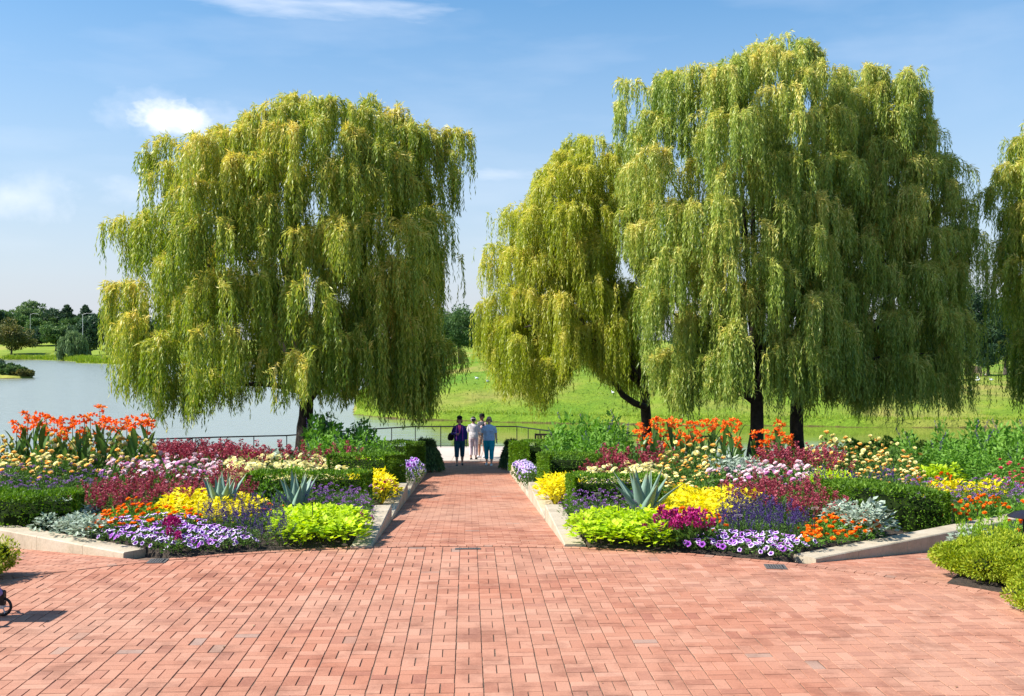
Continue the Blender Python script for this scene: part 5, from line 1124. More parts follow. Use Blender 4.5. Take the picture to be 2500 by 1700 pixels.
# ---- cannas
def canna_mesh(seed):
    rng = np.random.default_rng(seed); lv = []; H = 1.25
    for i in range(5):
        a = i*2.4+rng.uniform(-.4, .4); z0 = .10+i*.15; L = rng.uniform(.46, .66); w = rng.uniform(.075, .10); el = rng.uniform(1.15, 1.42); n = 9
        mb = MB(); V = []; A = []
        for k in range(n):
            t = k/(n-1); e = el-.35*t*t; 
            px_ = L*t*math.cos(e); pz = z0+L*t*math.sin(el-.15*t); ww = w*math.sin(math.pi*min(1, t*.93+.07))**.75
            for s, up in ((-1, .022), (0, 0), (1, .022)): 
                x, y = px_, s*ww; V.append([x*math.cos(a)-y*math.sin(a), x*math.sin(a)+y*math.cos(a), pz+abs(s)*.5*ww]); A.append(.35+.3*t+rng.normal(0, .04)+(.2 if s == 0 else 0))
        F = [[k*3+j, k*3+j+1, k*3+j+4, k*3+j+3] for k in range(n-1) for j in range(2)]
        mb.add(V, F, 0, np.array(A)); lv.append(mb)
    st = MB(); tube(st, [(0, 0, -.05), (.01, 0, .6), (.02, .01, H-.05)], [.014, .011, .006], 6, 0, .3)
    fl = MB(); n = 14
    for i in range(n):
        c = np.array([rng.normal(0, .05), rng.normal(0, .05), H-.08-abs(rng.normal(0, .14))])
        for j in range(5):
            d = unit(np.array([rng.normal(), rng.normal(), rng.normal()*.5+.25])); p = c[None]; 
            leaves(fl, p, d[None], rng.uniform(.055, .085), rng.uniform(.035, .05), rng.random(), 0, rng, fold=.12)
    return [m_.mesh('leaf', [M['cannaleaf']], True) for m_ in lv], st.mesh('stem', [M['stem']], True), fl.mesh('flower', [M['canna']]), H
CAN = [canna_mesh(s) for s in range(4)]
def canna(x, y, ztop, label, group, rng):
    lv, st, fl, H = CAN[int(rng.integers(4))]; z = float(zsoil(x, y)); s = max(.55, (ztop-z)/H)
    o = thing('canna_lily', label, 'canna lily', (x, y, z), rng.uniform(0, 6.28), group); sx = (1., 1., s)
    for m_ in lv: c = link('leaf', m_, o); c.scale = (.72, .72, s*.98)
    c = link('stem', st, o); c.scale = sx
    c = link('flower', fl, o, (0, 0, (s-1)*H)); c.scale = (1.1, 1.1, 1.1)
    return o
rng = np.random.default_rng(99)
for px, py in [(38, 1028), (55, 1040), (66, 1005), (85, 1018), (100, 1012), (118, 1015), (135, 1028), (150, 1022), (175, 1022), (160, 1045), (205, 1018), (222, 1014), (245, 993), (252, 1020), (240, 1035), (275, 1025), (290, 1030), (310, 1022), (330, 1022), (318, 1038), (360, 1012), (362, 1035), (350, 1030), (110, 1035), (190, 1030)]:
    D = rng.uniform(20.6, 22.6); canna(px2x(px+rng.uniform(-4, 4), D), D, px2z(py+2, D), 'tall orange canna in the clump at the back left above the peach zinnias', 'orange cannas at the left', rng)
for px, py in [(1565, 1035), (1560, 1055), (1582, 1060), (1600, 1022), (1618, 1028), (1640, 1022), (1612, 1055), (1632, 1062), (1655, 1030), (1650, 1085), (1620, 1085), (1680, 1035), (1668, 1062), (1695, 1035), (1700, 1055), (1715, 1030), (1735, 1032), (1745, 1025), (1765, 1030), (1735, 1075), (1770, 1068), (1790, 1028), (1800, 1032), (1800, 1072), (1845, 1058), (1870, 1055), (1880, 1070), (1902, 1032), (1900, 1055), (1915, 1058), (1932, 1065), (1860, 1080)]:
    D = rng.uniform(22.5, 25.); canna(px2x(px+rng.uniform(-4, 4), D), D, px2z(py, D), 'tall orange canna in the long clump below the right willow trunks', 'orange cannas at the right', rng)

# ---- agaves
def agave(label, x, y, H, blades_, seed):
    rng = np.random.default_rng(seed); root = thing('agave_plant', label, 'agave', (x, y, float(zsoil(x, y))))
    for (a, lean, L) in blades_:
        n = 14; w0 = .115*H/.9; mb = MB(); V = []; A = []
        for k in range(n):
            t = k/(n-1); e = math.pi/2-lean*(.55+.55*t); 
            # integrate along the leaf
            if k == 0: cx = .05; cz = .02; 
            else: cx += L/(n-1)*math.cos(e); cz += L/(n-1)*math.sin(e)
            w = w0*(.62+.9*math.sin(math.pi*min(1, t*.85+.12))*.42)*(1-max(0, t-.35)/.65)**.9+.0015; th = .028*(1-t)**.7+.002
            nx, nz = -math.sin(e), math.cos(e)
            for s, d in ((-1, .55), (-.5, .1), (0, 0), (.5, .1), (1, .55), (.5, -.55), (0, -1), (-.5, -.55)):
                oz = (d*w*.6) if d >= 0 else d*th
                X = cx+nx*oz; Z = cz+nz*oz; Y = s*w
                V.append([X*math.cos(a)-Y*math.sin(a), X*math.sin(a)+Y*math.cos(a), Z]); A.append(.5)
        F = [[k*8+j, k*8+(j+1) % 8, (k+1)*8+(j+1) % 8, (k+1)*8+j] for k in range(n-1) for j in range(8)]
        mb.add(V, F, 0, np.repeat(np.linspace(0, 1, n), 8)); mb.add([V[-8+i] for i in range(8)], [list(range(8))], 0, 1)
        mb.obj('leaf', [M['agave']], root, smooth=True)
    return root
r_ = np.random.default_rng(4)
def bl(n, H, lo=.1, hi=.75): return [(i*2.39996+r_.uniform(-.2, .2), lo+(hi-lo)*(i/(n-1))**1.1, H*r_.uniform(.85, 1.05)*(1-.05*i/n)) for i in range(n)]
agave('blue green agave at the left, rising behind the purple salvias of the left bed', *atx(540, 14.6), .70, bl(12, .72), 1)
agave('blue green agave beside the lime mound in the left bed', *atx(724, 14.9), .66, bl(13, .66), 2)
agave('large blue green agave in the right bed behind the lime mound', *atx(1572, 14.1), .80, bl(15, .80, .08, .95), 3)
agave('small agave half hidden among pink dahlias in the right bed', *atx(1848, 17.8), .5, bl(9, .5), 5)
agave('tiny agave tips behind the cream flowers in the right bed', *atx(1470, 18.2), .5, bl(7, .48), 6)
# upright fern-like plant behind the golden shrubs
x, y = atx(2410, 12.0); root = thing('foxtail_fern', 'bright green upright fern spires behind the golden shrubs', 'fern', (x, y, float(zsoil(x, y)))); rng = np.random.default_rng(8)
for i in range(30):
    bx, by = rng.uniform(-.26, .26), rng.uniform(-.14, .14); h = rng.uniform(.26, .44); mb = MB(); n = 120; z = rng.random(n)*h; a = rng.uniform(0, 6.28, n); q = .02*(1-(z/h)**3)+.003; ln = np.array([rng.normal(0, .12)+bx*.5, rng.normal(0, .12)])
    P = np.stack([bx+ln[0]*z+np.cos(a)*q, by+ln[1]*z+np.sin(a)*q, z], 1); leaves(mb, P, unit(np.stack([np.cos(a)*.5, np.sin(a)*.5, np.ones(n)], 1)), .035, .010, np.clip(.3+z/h*.6, 0, 1), 0, rng)
    mb.obj('frond', [M['upright']], root)
# ================================================================= PEOPLE
M['skin'] = plain('skin', (.60, .35, .25), .55, nz=.06, scale=30)
M['skin_tan'] = plain('tanned_skin', (.40, .20, .13), .55, nz=.06, scale=30)
def cloth(name, c, rough=.85):
    m, nt, p = newmat(name); n = noise(nt, 14, 5, .6); cc = ramp(nt, [(.3, tuple(v*.85 for v in c)), (.7, tuple(min(1, v*1.12) for v in c))], n)
    nt.links.new(cc, p.inputs['Base Color']); p.inputs['Roughness'].default_value = rough; p.inputs['Specular IOR Level'].default_value = .2; bump(nt, p, n, .7, .03); return m
M['navy'] = cloth('navy_cloth', (.035, .03, .19)); M['purple_trim'] = cloth('purple_trim', (.38, .07, .46)); M['pink_top'] = cloth('pink_cloth', (.72, .10, .28))
M['teal_dark'] = cloth('dark_teal_cloth', (.014, .08, .12)); M['teal'] = cloth('teal_cloth', (.015, .32, .42)); M['lightblue'] = cloth('light_blue_cloth', (.46, .62, .84)); 
M['whitecloth'] = cloth('white_cloth', (.80, .74, .75)); M['pinkwhite'] = cloth('pale_pink_cloth', (.72, .58, .62)); M['blackcloth'] = cloth('black_cloth', (.012, .012, .013))
M['greyvest'] = cloth('dark_grey_cloth', (.06, .065, .08)); M['khaki'] = cloth('tan_cloth', (.36, .24, .17)); M['sleeve'] = cloth('pale_patterned_cloth', (.62, .42, .40))
M['hair_blond'] = plain('reddish_hair', (.22, .11, .055), .6, nz=.4, scale=60); M['hair_grey'] = plain('grey_hair', (.28, .24, .20), .6, nz=.35, scale=60); M['hair_dark'] = plain('dark_hair', (.03, .02, .016), .6, nz=.4, scale=60)
M['glass'] = plain('dark_lens', (.01, .008, .008), .15, spec=.8); M['lips'] = plain('lips', (.38, .10, .09), .5); M['eye'] = plain('eye', (.03, .02, .02), .3); M['shoe_white'] = plain('white_shoe', (.66, .68, .70), .6); M['shoe_black'] = plain('black_shoe', (.015, .014, .014), .5)

def remeshed(name, mb, mat, root, vox=.010, it=4, mats=None):
    o = mb.obj(name, mats or [mat], root, smooth=True)
    r = o.modifiers.new('Remesh', 'REMESH'); r.mode = 'VOXEL'; r.voxel_size = vox; r.use_smooth_shade = True
    s = o.modifiers.new('Smooth', 'SMOOTH'); s.iterations = it; s.factor = .5
    return o
def hand(mb, wrist, d, side, curl=.5):
    """palm, four unequal bent fingers and a thumb from the side of the palm; d = arm direction"""
    d = unit(np.array(d, float)); s = unit(np.array(side, float)-d*np.dot(side, d)); n = np.cross(d, s)
    w = np.array(wrist, float); palm = w+d*.085
    tube(mb, [w-d*.01, w+d*.03, w+d*.07, palm], [.020, .030, .036, .034], 10, ry=[.016, .014, .014, .012])
    for k, (off, L) in enumerate(((-.027, .062), (-.009, .074), (.009, .070), (.026, .055))):
        b = palm-d*.012+s*off; c = curl*(.9+.12*k); p1 = b+(d*math.cos(c*.5)+n*math.sin(c*.5))*L*.5; p2 = p1+(d*math.cos(c*1.3)+n*math.sin(c*1.3))*L*.32; p3 = p2+(d*math.cos(c*2)+n*math.sin(c*2))*L*.28
        tube(mb, [b, p1, p2, p3], [.0088, .0085, .0078, .0062], 7)
    b = w+d*.028-s*.024; p1 = b+(d*.6-s*.75+n*.25)*.036; p2 = p1+(d*.85-s*.35+n*.3)*.030
    tube(mb, [b, p1, p2], [.012, .0105, .008], 7)
def person(label, x, y, z, height, rz, spec):
    k = height/1.65; root = thing('person', label, 'person', (x, y, z), rz); root.scale = (k, k, k)
    wd = spec.get('stout', 1.); st = spec.get('stride', .08)
    # joints; the figure faces -y ; +x is its left-hand side seen from the front's right
    hips = [(-.088, 0, .86), (.088, 0, .86)]; fy = (-st, st)
    knees = [(-.095, fy[0]*.62-.02, .46), (.095, fy[1]*.45-.02, .46)]; ank = [(-.092, fy[0], .075), (.092, fy[1]+.01, .085)]
    arms = spec['arms']; body = MB()
    for h, kn, a in zip(hips, knees, ank):
        tube(body, [h, (h[0], h[1], .80), tuple((np.array(h)+kn)/2), kn, (kn[0], kn[1]+.012, .36), ((kn[0]+a[0])/2, (kn[1]+a[1])/2+.012, .26), (a[0], a[1]+.008, .12), a, (a[0], a[1], .03)], [.085*wd, .088*wd, .074*wd, .055, .053, .052, .034, .032, .030], 14)
        tube(body, [(a[0], a[1]+.045, .035), (a[0], a[1]-.02, .042), (a[0]*1.05, a[1]-.10, .030), (a[0]*1.08, a[1]-.165, .022)], [.028, .034, .038, .022], 10, ry=[.025, .03, .022, .014])
    tz = [.80, .88, .96, 1.05, 1.15, 1.24, 1.31, 1.365, 1.40]
    rx = np.array([.150, .168, .160, .142, .150, .160, .168, .150, .080])*np.array([wd]*7+[1, 1]); ry = np.array([.095, .112, .110, .102, .108, .116, .104, .08, .058])*np.array([wd]*7+[1, 1])
    ty = [0, .0, 0, -.01, -.015, -.02, -.008, .004, .01]
    tube(body, [(0, b, a) for a, b in zip(tz, ty)], rx, 20, ry=ry)
    tube(body, [(0, .012, 1.37), (0, .008, 1.43), (0, -.004, 1.50)], [.056, .052, .05], 12)
    hc = np.array([0, -.018, 1.56])
    ell(body, hc+[0, .01, .015], (.073, .092, .098), nu=20, nv=14); ell(body, hc+[0, -.032, -.055], (.050, .052, .055), nu=14, nv=10)
    tube(body, [hc+[0, -.082, .02], hc+[0, -.098, -.012], hc+[0, -.112, -.030], hc+[0, -.09, -.040]], [.009, .011, .014, .010], 8)
    ell(body, hc+[0, -.078, .030], (.048, .018, .011)); ell(body, hc+[0, -.080, -.066], (.024, .014, .012)); ell(body, hc+[0, -.080, -.092], (.022, .016, .014))
    for s in (-1, 1): ell(body, hc+[s*.076, .008, -.008], (.010, .020, .032)); ell(body, hc+[s*.045, -.060, -.025], (.020, .018, .022))
    for (sh, el_, wr, sd) in arms:
        sh, el_, wr = map(np.array, (sh, el_, wr)); tube(body, [sh, sh*.75+el_*.25, el_*.8+sh*.2, el_, el_*.7+wr*.3, wr*.9+el_*.1, wr], [.058, .056, .045, .040, .040, .027, .024], 12)
        hand(body, wr, wr-el_, sd, spec.get('curl', .55))
    b = remeshed('body', body, M[spec.get('skin', 'skin')], root, .0075, 3)
    # face details (front of the head)
    for s in (-1, 1): m_ = MB(); ell(m_, hc+[s*.031, -.083, .006], (.011, .006, .006)); m_.obj('eye', [M['eye']], b, smooth=True)
    m_ = MB(); ell(m_, hc+[0, -.093, -.066], (.022, .006, .006)); m_.obj('mouth', [M['lips']], b, smooth=True)
    return root, hc, b, dict(knees=knees, ank=ank, hips=hips, arms=arms, wd=wd, tz=tz, rx=rx, ry=ry, ty=ty)
def trousers(root, J, mat, zlow, flare=1.0, name='trousers'):
    mb = MB(); wd = J['wd']
    for h, kn, a in zip(J['hips'], J['knees'], J['ank']):
        a = np.array(a); kn = np.array(kn); pts = [(h[0], 0, .90), (h[0], h[1], .80), tuple((np.array(h)+kn)/2), tuple(kn)]; rad = [.085*wd, .104*wd, .092*wd, .076*flare]
        if zlow < .44:
            t = (kn[2]-zlow)/(kn[2]-.08); pts += [tuple(kn+(a-kn)*t*.5), tuple(kn+(a-kn)*t)]; rad += [.073*flare, .066*flare]
        else: pts[-1] = tuple(np.array(h)+(kn-np.array(h))*((h[2]-zlow)/(h[2]-kn[2]))); rad[-1] = .088*flare
        tube(mb, pts, rad, 16)
    tube(mb, [(0, 0, .74), (0, .002, .82), (0, .0, .90), (0, 0, 1.0)], np.array([.10, .168, .176, .160])*wd, 20, ry=np.array([.08, .118, .122, .115])*wd)
    return remeshed(name, mb, M[mat], root, .011, 4)
def top(root, J, mat, sleeve, zlow=.86, name='shirt', off=.014, drop=1.0, open_=False):
    mb = MB(); tz = np.array(J['tz']); wd = J['wd']
    zs = np.linspace(zlow, 1.40, 11); rx = np.interp(zs, tz, J['rx'])+off; ry = np.interp(zs, tz, J['ry'])+off; ty = np.interp(zs, tz, J['ty'])
    rx[:4] = np.maximum(rx[:4], .170*wd*drop); rx[-1] = .082; ry[-1] = .066
    tube(mb, [(0, b, a) for a, b in zip(zs, ty)], rx, 20, ry=ry)
    if wd > 1.02 or name == 'shirt':
        for s in (-1, 1): ell(mb, (s*.075*wd, -.095*wd, 1.20), (.075, .065, .075))
    for (sh, el_, wr, sd) in J['arms']:
        sh, el_, wr = map(np.array, (sh, el_, wr)); 
        if sleeve <= 1: e = sh+(el_-sh)*sleeve; tube(mb, [sh*np.array([.75, 1, 1.0]), sh, (sh+e)/2, e], [.040, .058, .062, .064], 12)
        else: e = el_+(wr-el_)*(sleeve-1); tube(mb, [sh*np.array([.75, 1, 1.0]), sh, (sh+el_)/2, el_, (el_+e)/2, e], [.040, .058, .058, .056, .052, .046], 12)
    return remeshed(name, mb, M[mat], root, .010, 4)
def shoes(root, J, mat, low=False):
    for a in J['ank']:
        mb = MB(); hz = .040 if not low else .028
        tube(mb, [(a[0], a[1]+.06, .03), (a[0], a[1]+.02, hz+.006), (a[0]*1.04, a[1]-.06, hz), (a[0]*1.07, a[1]-.13, .030), (a[0]*1.09, a[1]-.178, .022)], [.028, .040, .045, .042, .022], 12, ry=[.026, .042, .035, .026, .016])
        tube(mb, [(a[0], a[1]+.06, .008), (a[0]*1.04, a[1]-.06, .008), (a[0]*1.09, a[1]-.18, .008)], [.032, .044, .028], 12, ry=[.010, .010, .010])
        remeshed('shoe', mb, M[mat], root, .008, 2)
def hair(root, hc, mat, long_=.5, back=1.0):
    mb = MB(); ell(mb, hc+[0, .034, .034], (.087, .090, .094), nu=20, nv=14)
    if long_:
        for s in (-1, 1): tube(mb, [hc+[s*.07, .0, .04], hc+[s*.083, .0, -.02], hc+[s*.080, .005, -.02-.09*long_]], [.02, .028, .022], 10)
        tube(mb, [hc+[0, .06, .04], hc+[0, .085, -.03], hc+[0, .075, -.05-.07*long_]], [.06, .07, .06], 12, ry=[.03, .03, .025])
    # keep the face clear
    o = remeshed('hair', mb, M[mat], root, .009, 2); return o
def cap(root, hc, mat, brim=True, dirv=(0, -1)):
    mb = MB(); n = 16; V = []
    for i, (r, z) in enumerate([(1.0, .052), (1.0, .085), (.88, .118), (.6, .140), (.2, .150)]):
        for j in range(n): a = j/n*6.283; V.append(hc+[.097*r*math.cos(a), .110*r*math.sin(a)+.012, z])
    F = [[i*n+j, i*n+(j+1) % n, (i+1)*n+(j+1) % n, (i+1)*n+j] for i in range(4) for j in range(n)]; mb.add(V, F); mb.add(V[-n:], [list(range(n))])
    o = mb.obj('cap', [M[mat]], root, smooth=True)
    m2 = MB(); V = []
    for j in range(9):
        a = -math.pi*.88+j/8*math.pi*.76; 
        for r, z in ((1.0, .054), (1.75, .036)): V.append(hc+[.097*r*math.cos(a)*(1 if r < 1.2 else .62), .110*r*math.sin(a)+.012, z+(-.012*abs(math.cos(a)))])
    V = np.array(V); m2.add(np.concatenate([V, V-np.array([0, 0, .005])]), [[2*j, 2*j+1, 2*j+3, 2*j+2] for j in range(8)]+[[18+2*j, 18+2*j+2, 18+2*j+3, 18+2*j+1] for j in range(8)]+[[2*j+1, 2*j+19, 2*j+21, 2*j+3] for j in range(8)])
    m2.obj('brim', [M[mat]], o, smooth=True); return o
gz = lambda x, y: float(G(x, y))+.001
# 1 woman in navy with black cap and shoulder bag
D = 33.0; x = px2x(1122, D)
root, hc, b, J = person('woman in navy jacket, pink top and black cap walking with a black shoulder bag', x, D, gz(x, D), 1.55, .06,
    dict(stout=1.06, stride=.17, skin='skin', arms=[((-.165, 0, 1.32), (-.255, .03, 1.08), (-.085, -.17, 1.10), (0, 0, 1)), ((.165, 0, 1.32), (.225, .02, 1.07), (.235, -.01, .86), (0, 1, 0))]))
top(root, J, 'navy', 1.85, .84, 'jacket', .020, 1.05); trousers(root, J, 'teal_dark', .30, 1.05, 'capri_trousers'); shoes(root, J, 'shoe_black', True); hair(root, hc+[0, .012, -.02], 'hair_blond', .75); cap(root, hc, 'blackcloth')
m_ = MB(); yb = lambda z: -.147*1.0-(.012 if z > 1.15 else 0)
m_.add([(-.06, -.118, 1.39), (.06, -.118, 1.39), (.035, -.170, 1.22), (0, -.178, 1.10), (-.035, -.170, 1.22)], [[0, 4, 3, 2, 1]]); m_.obj('pink_neckline', [M['pink_top']], root)
for s in (-1, 1):
    m_ = MB(); tube(m_, [(s*.095, -.098, 1.37), (s*.105, -.165, 1.22), (s*.105, -.150, 1.06), (s*.11, -.158, .86)], [.012]*4, 6, ry=[.005]*4); m_.obj('purple_stripe', [M['purple_trim']], root)
bg_ = thing('shoulder_bag', 'soft black shoulder bag hanging at the side of the woman in navy', 'bag', (x-.275, D+.01, gz(x, D)+.80))
m_ = MB(); tube(m_, [(-.02, 0, .0), (-.02, 0, .04), (0, 0, .14), (.02, 0, .22), (.03, 0, .25)], [.05, .10, .105, .08, .03], 14, ry=[.03, .05, .05, .04, .02]); remeshed('pouch', m_, M['blackcloth'], bg_, .01, 3)
m_ = MB(); tube(m_, [(.03, .0, .23), (.06, .07, .38), (.10, .05, .53), (.11, .0, .545), (.10, -.08, .50), (.055, -.10, .36), (.03, -.02, .23)], .010, 6); m_.obj('strap', [M['blackcloth']], bg_, smooth=True)
# 4 woman in light blue
D = 33.0; x = px2x(1194, D)
root, hc, b, J = person('woman in light blue top and teal capri trousers with sunglasses walking at right', x, D, gz(x, D), 1.55, -.05,
    dict(stout=1.18, stride=-.16, skin='skin', arms=[((-.178, 0, 1.315), (-.235, .03, 1.07), (-.255, -.02, .86), (0, 1, 0)), ((.178, 0, 1.315), (.235, .03, 1.07), (.255, -.03, .86), (0, 1, 0))]))
top(root, J, 'lightblue', .82, .86, 'shirt', .016, 1.0); trousers(root, J, 'teal', .22, 1.0, 'capri_trousers'); shoes(root, J, 'shoe_white'); hair(root, hc+[0, .008, -.006], 'hair_grey', .55)
m_ = MB()
for s in (-1, 1): ell(m_, hc+[s*.033, -.090, .008], (.027, .009, .017))
tube(m_, [hc+[-.07, -.06, .014], hc+[-.03, -.096, .016], hc+[.03, -.096, .016], hc+[.07, -.06, .014]], .004, 6); tube(m_, [hc+[.07, -.06, .014], hc+[.084, .0, .01]], .004, 6); tube(m_, [hc+[-.07, -.06, .014], hc+[-.084, .0, .01]], .004, 6); m_.obj('sunglasses', [M['glass']], root, smooth=True)
m_ = MB(); tube(m_, [(.285, -.026, .885), (.285, -.027, .897)], .031, 12); m_.obj('wristwatch', [M['steel']], root)
# 2 person in white seen from behind
D = 35.3; x = px2x(1156, D); zt = -1.46
root, hc, b, J = person('person in white and pale pink seen from behind, white visor over dark hair', x, D, zt, 1.46, math.pi-.15,
    dict(stout=1.08, stride=.03, skin='skin_tan', arms=[((-.165, 0, 1.32), (-.25, -.02, 1.08), (-.20, -.16, 1.04), (0, 0, 1)), ((.165, 0, 1.32), (.24, -.03, 1.08), (.15, -.18, 1.10), (0, 0, 1))]))
top(root, J, 'whitecloth', 1.6, .84, 'shirt', .020, 1.05); trousers(root, J, 'pinkwhite', .16, 1.05); shoes(root, J, 'shoe_black', True); hair(root, hc+[0, .01, -.004], 'hair_dark', .3)
m_ = MB(); n = 20; r2 = [(.098*math.cos(i/n*6.283), .112*math.sin(i/n*6.283)+.02, .035+.012*math.sin(i/n*6.283)) for i in range(n+1)]; tube(m_, [hc+np.array(q) for q in r2], .012, 6, ry=.014); o = m_.obj('visor', [M['whitecloth']], root, smooth=True)
m_ = MB(); tube(m_, [hc+[-.09, .03, .03], hc+[-.075, .075, -.04], hc+[0, .10, -.075], hc+[.075, .075, -.04], hc+[.09, .03, .03]], .012, 6); m_.obj('visor_strap', [M['whitecloth']], o, smooth=True)
# 3 man with cap
D = 35.9; x = px2x(1177, D)
root, hc, b, J = person('man in dark cap, grey vest and tan shorts standing behind the woman in light blue', x, D, zt, 1.50, -.75,
    dict(stout=1.08, stride=.07, skin='skin_tan', arms=[((-.175, 0, 1.325), (-.23, .0, 1.08), (-.14, -.18, 1.02), (0, 0, 1)), ((.175, 0, 1.325), (.235, .02, 1.07), (.24, -.06, .88), (0, 1, 0))]))
top(root, J, 'sleeve', .75, .86, 'shirt', .012, 1.0); mbv = MB(); zs = np.linspace(.86, 1.38, 8)
tube(mbv, [(0, b_, a) for a, b_ in zip(zs, np.interp(zs, J['tz'], J['ty']))], np.interp(zs, J['tz'], J['rx'])+.022, 20, ry=np.interp(zs, J['tz'], J['ry'])+.026); remeshed('vest', mbv, M['greyvest'], root, .011, 3)
trousers(root, J, 'khaki', .50, 1.08, 'shorts'); shoes(root, J, 'shoe_white'); hair(root, hc+[0, .012, -.012], 'hair_dark', 0); cap(root, hc, 'blackcloth')

# ================================================================= SMALL THINGS
def plant_label(label, px, D, zrel, w=.075, h=.05, tilt=-.9, mat='white', rz=0):
    x = px2x(px, D); z = float(zsoil(x, D)); root = thing('plant_label', label, 'plant label', (x, D, z), rz, 'plant name labels on black stakes')
    m_ = MB(); tube(m_, [(0, .012, -.05), (0, .012, zrel-.01)], .006, 6); m_.obj('stake', [M['darkplastic']], root)
    m_ = MB(); ca, sa = math.cos(tilt), math.sin(tilt); V = []
    for zz in (0, -.005):
        for a, b_ in ((-w/2, -h/2), (w/2, -h/2), (w/2, h/2), (-w/2, h/2)): V.append((a, -b_*sa*-1*1-.0+zz*ca*-1, zrel+b_*ca+zz*sa*0))
    V = np.array(V); m_.add(V, [[0, 1, 2, 3], [7, 6, 5, 4], [0, 4, 5, 1], [1, 5, 6, 2], [2, 6, 7, 3], [3, 7, 4, 0]]); pl = m_.obj('plate', [M[mat]], root)
    if mat != 'white' or True:
        m_ = MB(); nrm = np.cross(V[1]-V[0], V[3]-V[0]); nrm /= np.linalg.norm(nrm); nrm *= (1 if nrm[1] < 0 else -1)
        for i, (f0, f1, q) in enumerate(((.12, .80, .72), (.12, .62, .50), (.12, .70, .28))):
            u = V[1]-V[0]; v = V[3]-V[0]; P = [V[0]+u*f0+v*(q-.05), V[0]+u*f1+v*(q-.05), V[0]+u*f1+v*(q+.05), V[0]+u*f0+v*(q+.05)]; m_.add(np.array(P)+nrm*.0012, [[0, 1, 2, 3]])
        m_.obj('printed_lines', [M['post' if mat != 'white' else 'greyvest']], pl)
for a in [('pale plant label in the purple verbena of the right bed', 1459, 13.9, .40, .085, .05), ('plant label on a black stake above the magenta celosias of the right bed', 1650, 12.65, .34), ('blank white plant label behind the petunias of the right bed', 1803, 12.35, .30, .10, .055),
          ('plant label in front of the purple salvias of the right bed', 1812, 12.6, .40, .075, .045), ('plant label among orange zinnias near the big hedge', 1990, 12.2, .42, .085, .055), ('dark plant label in the lime mound of the left bed', 763, 12.75, .42), ('small plant label above the lime mound of the right bed', 1510, 13.0, .44, .06, .04)]:
    plant_label(*a, mat='white' if 'dark' not in a[0] else 'greyvest')
def path_light(label, px, D, h, r):
    x = px2x(px, D); z = float(zsoil(x, D)); root = thing('path_light', label, 'path light', (x, D, z), 0)
    m_ = MB(); tube(m_, [(0, 0, -.05), (0, 0, h-.05)], [.028, .026], 12); m_.obj('post', [M['steel']], root)
    m_ = MB(); V = []; n = 24
    for q, zz in ((1.0, h-.075), (1.0, h-.065), (.62, h-.022), (.25, h), (0.02, h+.002)):
        for j in range(n): V.append((r*q*math.cos(j/n*6.283), r*q*math.sin(j/n*6.283), zz))
    m_.add(V, [[i*n+j, i*n+(j+1) % n, (i+1)*n+(j+1) % n, (i+1)*n+j] for i in range(4) for j in range(n)]); m_.add(V[:n], [list(range(n))[::-1]]); m_.obj('hood', [M['hood']], root, smooth=False)
M['hood'] = plain('weathered_bronze', (.045, .04, .055), .35, .6)
path_light('dark mushroom path light cut by the right edge of the picture', 2503, 12.15, .50, .20)
path_light('dark mushroom path light beyond the small hedge right of the path', 1285, 33.2, .72, .21); path_light('dark mushroom path light beyond the small hedge left of the path', 994, 33.0, .72, .22)
# bench by the terrace
x, y = atx(1352, 35.0); root = thing('park_bench', 'dark wooden bench on the terrace half hidden behind the tall sages', 'bench', (x, y, -1.46), 0)
for s in (-1, 1):
    m_ = MB(); box(m_, (s*.62, -.20, .30), (.06, .06, .60)); box(m_, (s*.62, .24, .45), (.06, .06, .90)); box(m_, (s*.62, .02, .62), (.07, .52, .04)); box(m_, (s*.62, .02, .36), (.05, .40, .06)); m_.obj('side_frame', [M['wood']], root)
for i in range(5): m_ = MB(); box(m_, (0, -.20+i*.10, .42), (1.18, .08, .03), bev=.004); m_.obj('seat_slat', [M['wood']], root)
m_ = MB(); box(m_, (0, .25, .86), (1.18, .035, .07), bev=.004); m_.obj('top_rail', [M['wood']], root); m_ = MB(); box(m_, (0, .25, .52), (1.18, .03, .05)); m_.obj('lower_rail', [M['wood']], root)
for i in range(11): m_ = MB(); box(m_, (-.53+i*.106, .25, .685), (.045, .02, .27)); m_.obj('back_slat', [M['wood']], root)
# drain covers
def drain(label, px, py, w, d, rz):
    D = (ZC)*FPX/(py-HY); x = px2x(px, D); root = thing('drain_cover', label, 'drain cover', (x, D, 0), rz)
    m_ = MB(); 
    for a, b_, c, e in ((0, d/2-.01, w, .02), (0, -d/2+.01, w, .02), (w/2-.01, 0, .02, d-.04), (-w/2+.01, 0, .02, d-.04)): box(m_, (a, b_, .004), (c, e, .012))
    m_.obj('frame', [M['drain']], root)
    m_ = MB(); n = int((w-.05)/.028)
    for i in range(n): box(m_, (-w/2+.034+i*.028, 0, .0045), (.017, d-.04, .010))
    m_.obj('grate', [M['drain']], root)
    m_ = MB(); m_.add([(-w/2+.02, -d/2+.02, .0035), (w/2-.02, -d/2+.02, .0035), (w/2-.02, d/2-.02, .0035), (-w/2+.02, d/2-.02, .0035)], [[0, 1, 2, 3]]); m_.obj('pit_shade', [M['darkplastic']], root)  # flat black sheet over the bricks, painted shade for the hole under the grate
M['drain'] = plain('grey_iron', (.16, .15, .14), .6, .5)
drain('square grey drain cover in the bricks at the left bed corner', 385, 1371, .20, .22, .1); drain('square grey drain cover in the bricks at the right bed corner', 1893, 1385, .22, .22, -.1); drain('narrow grey drain grate in the bricks where the path begins', 1142, 1341, .30, .07, .04)
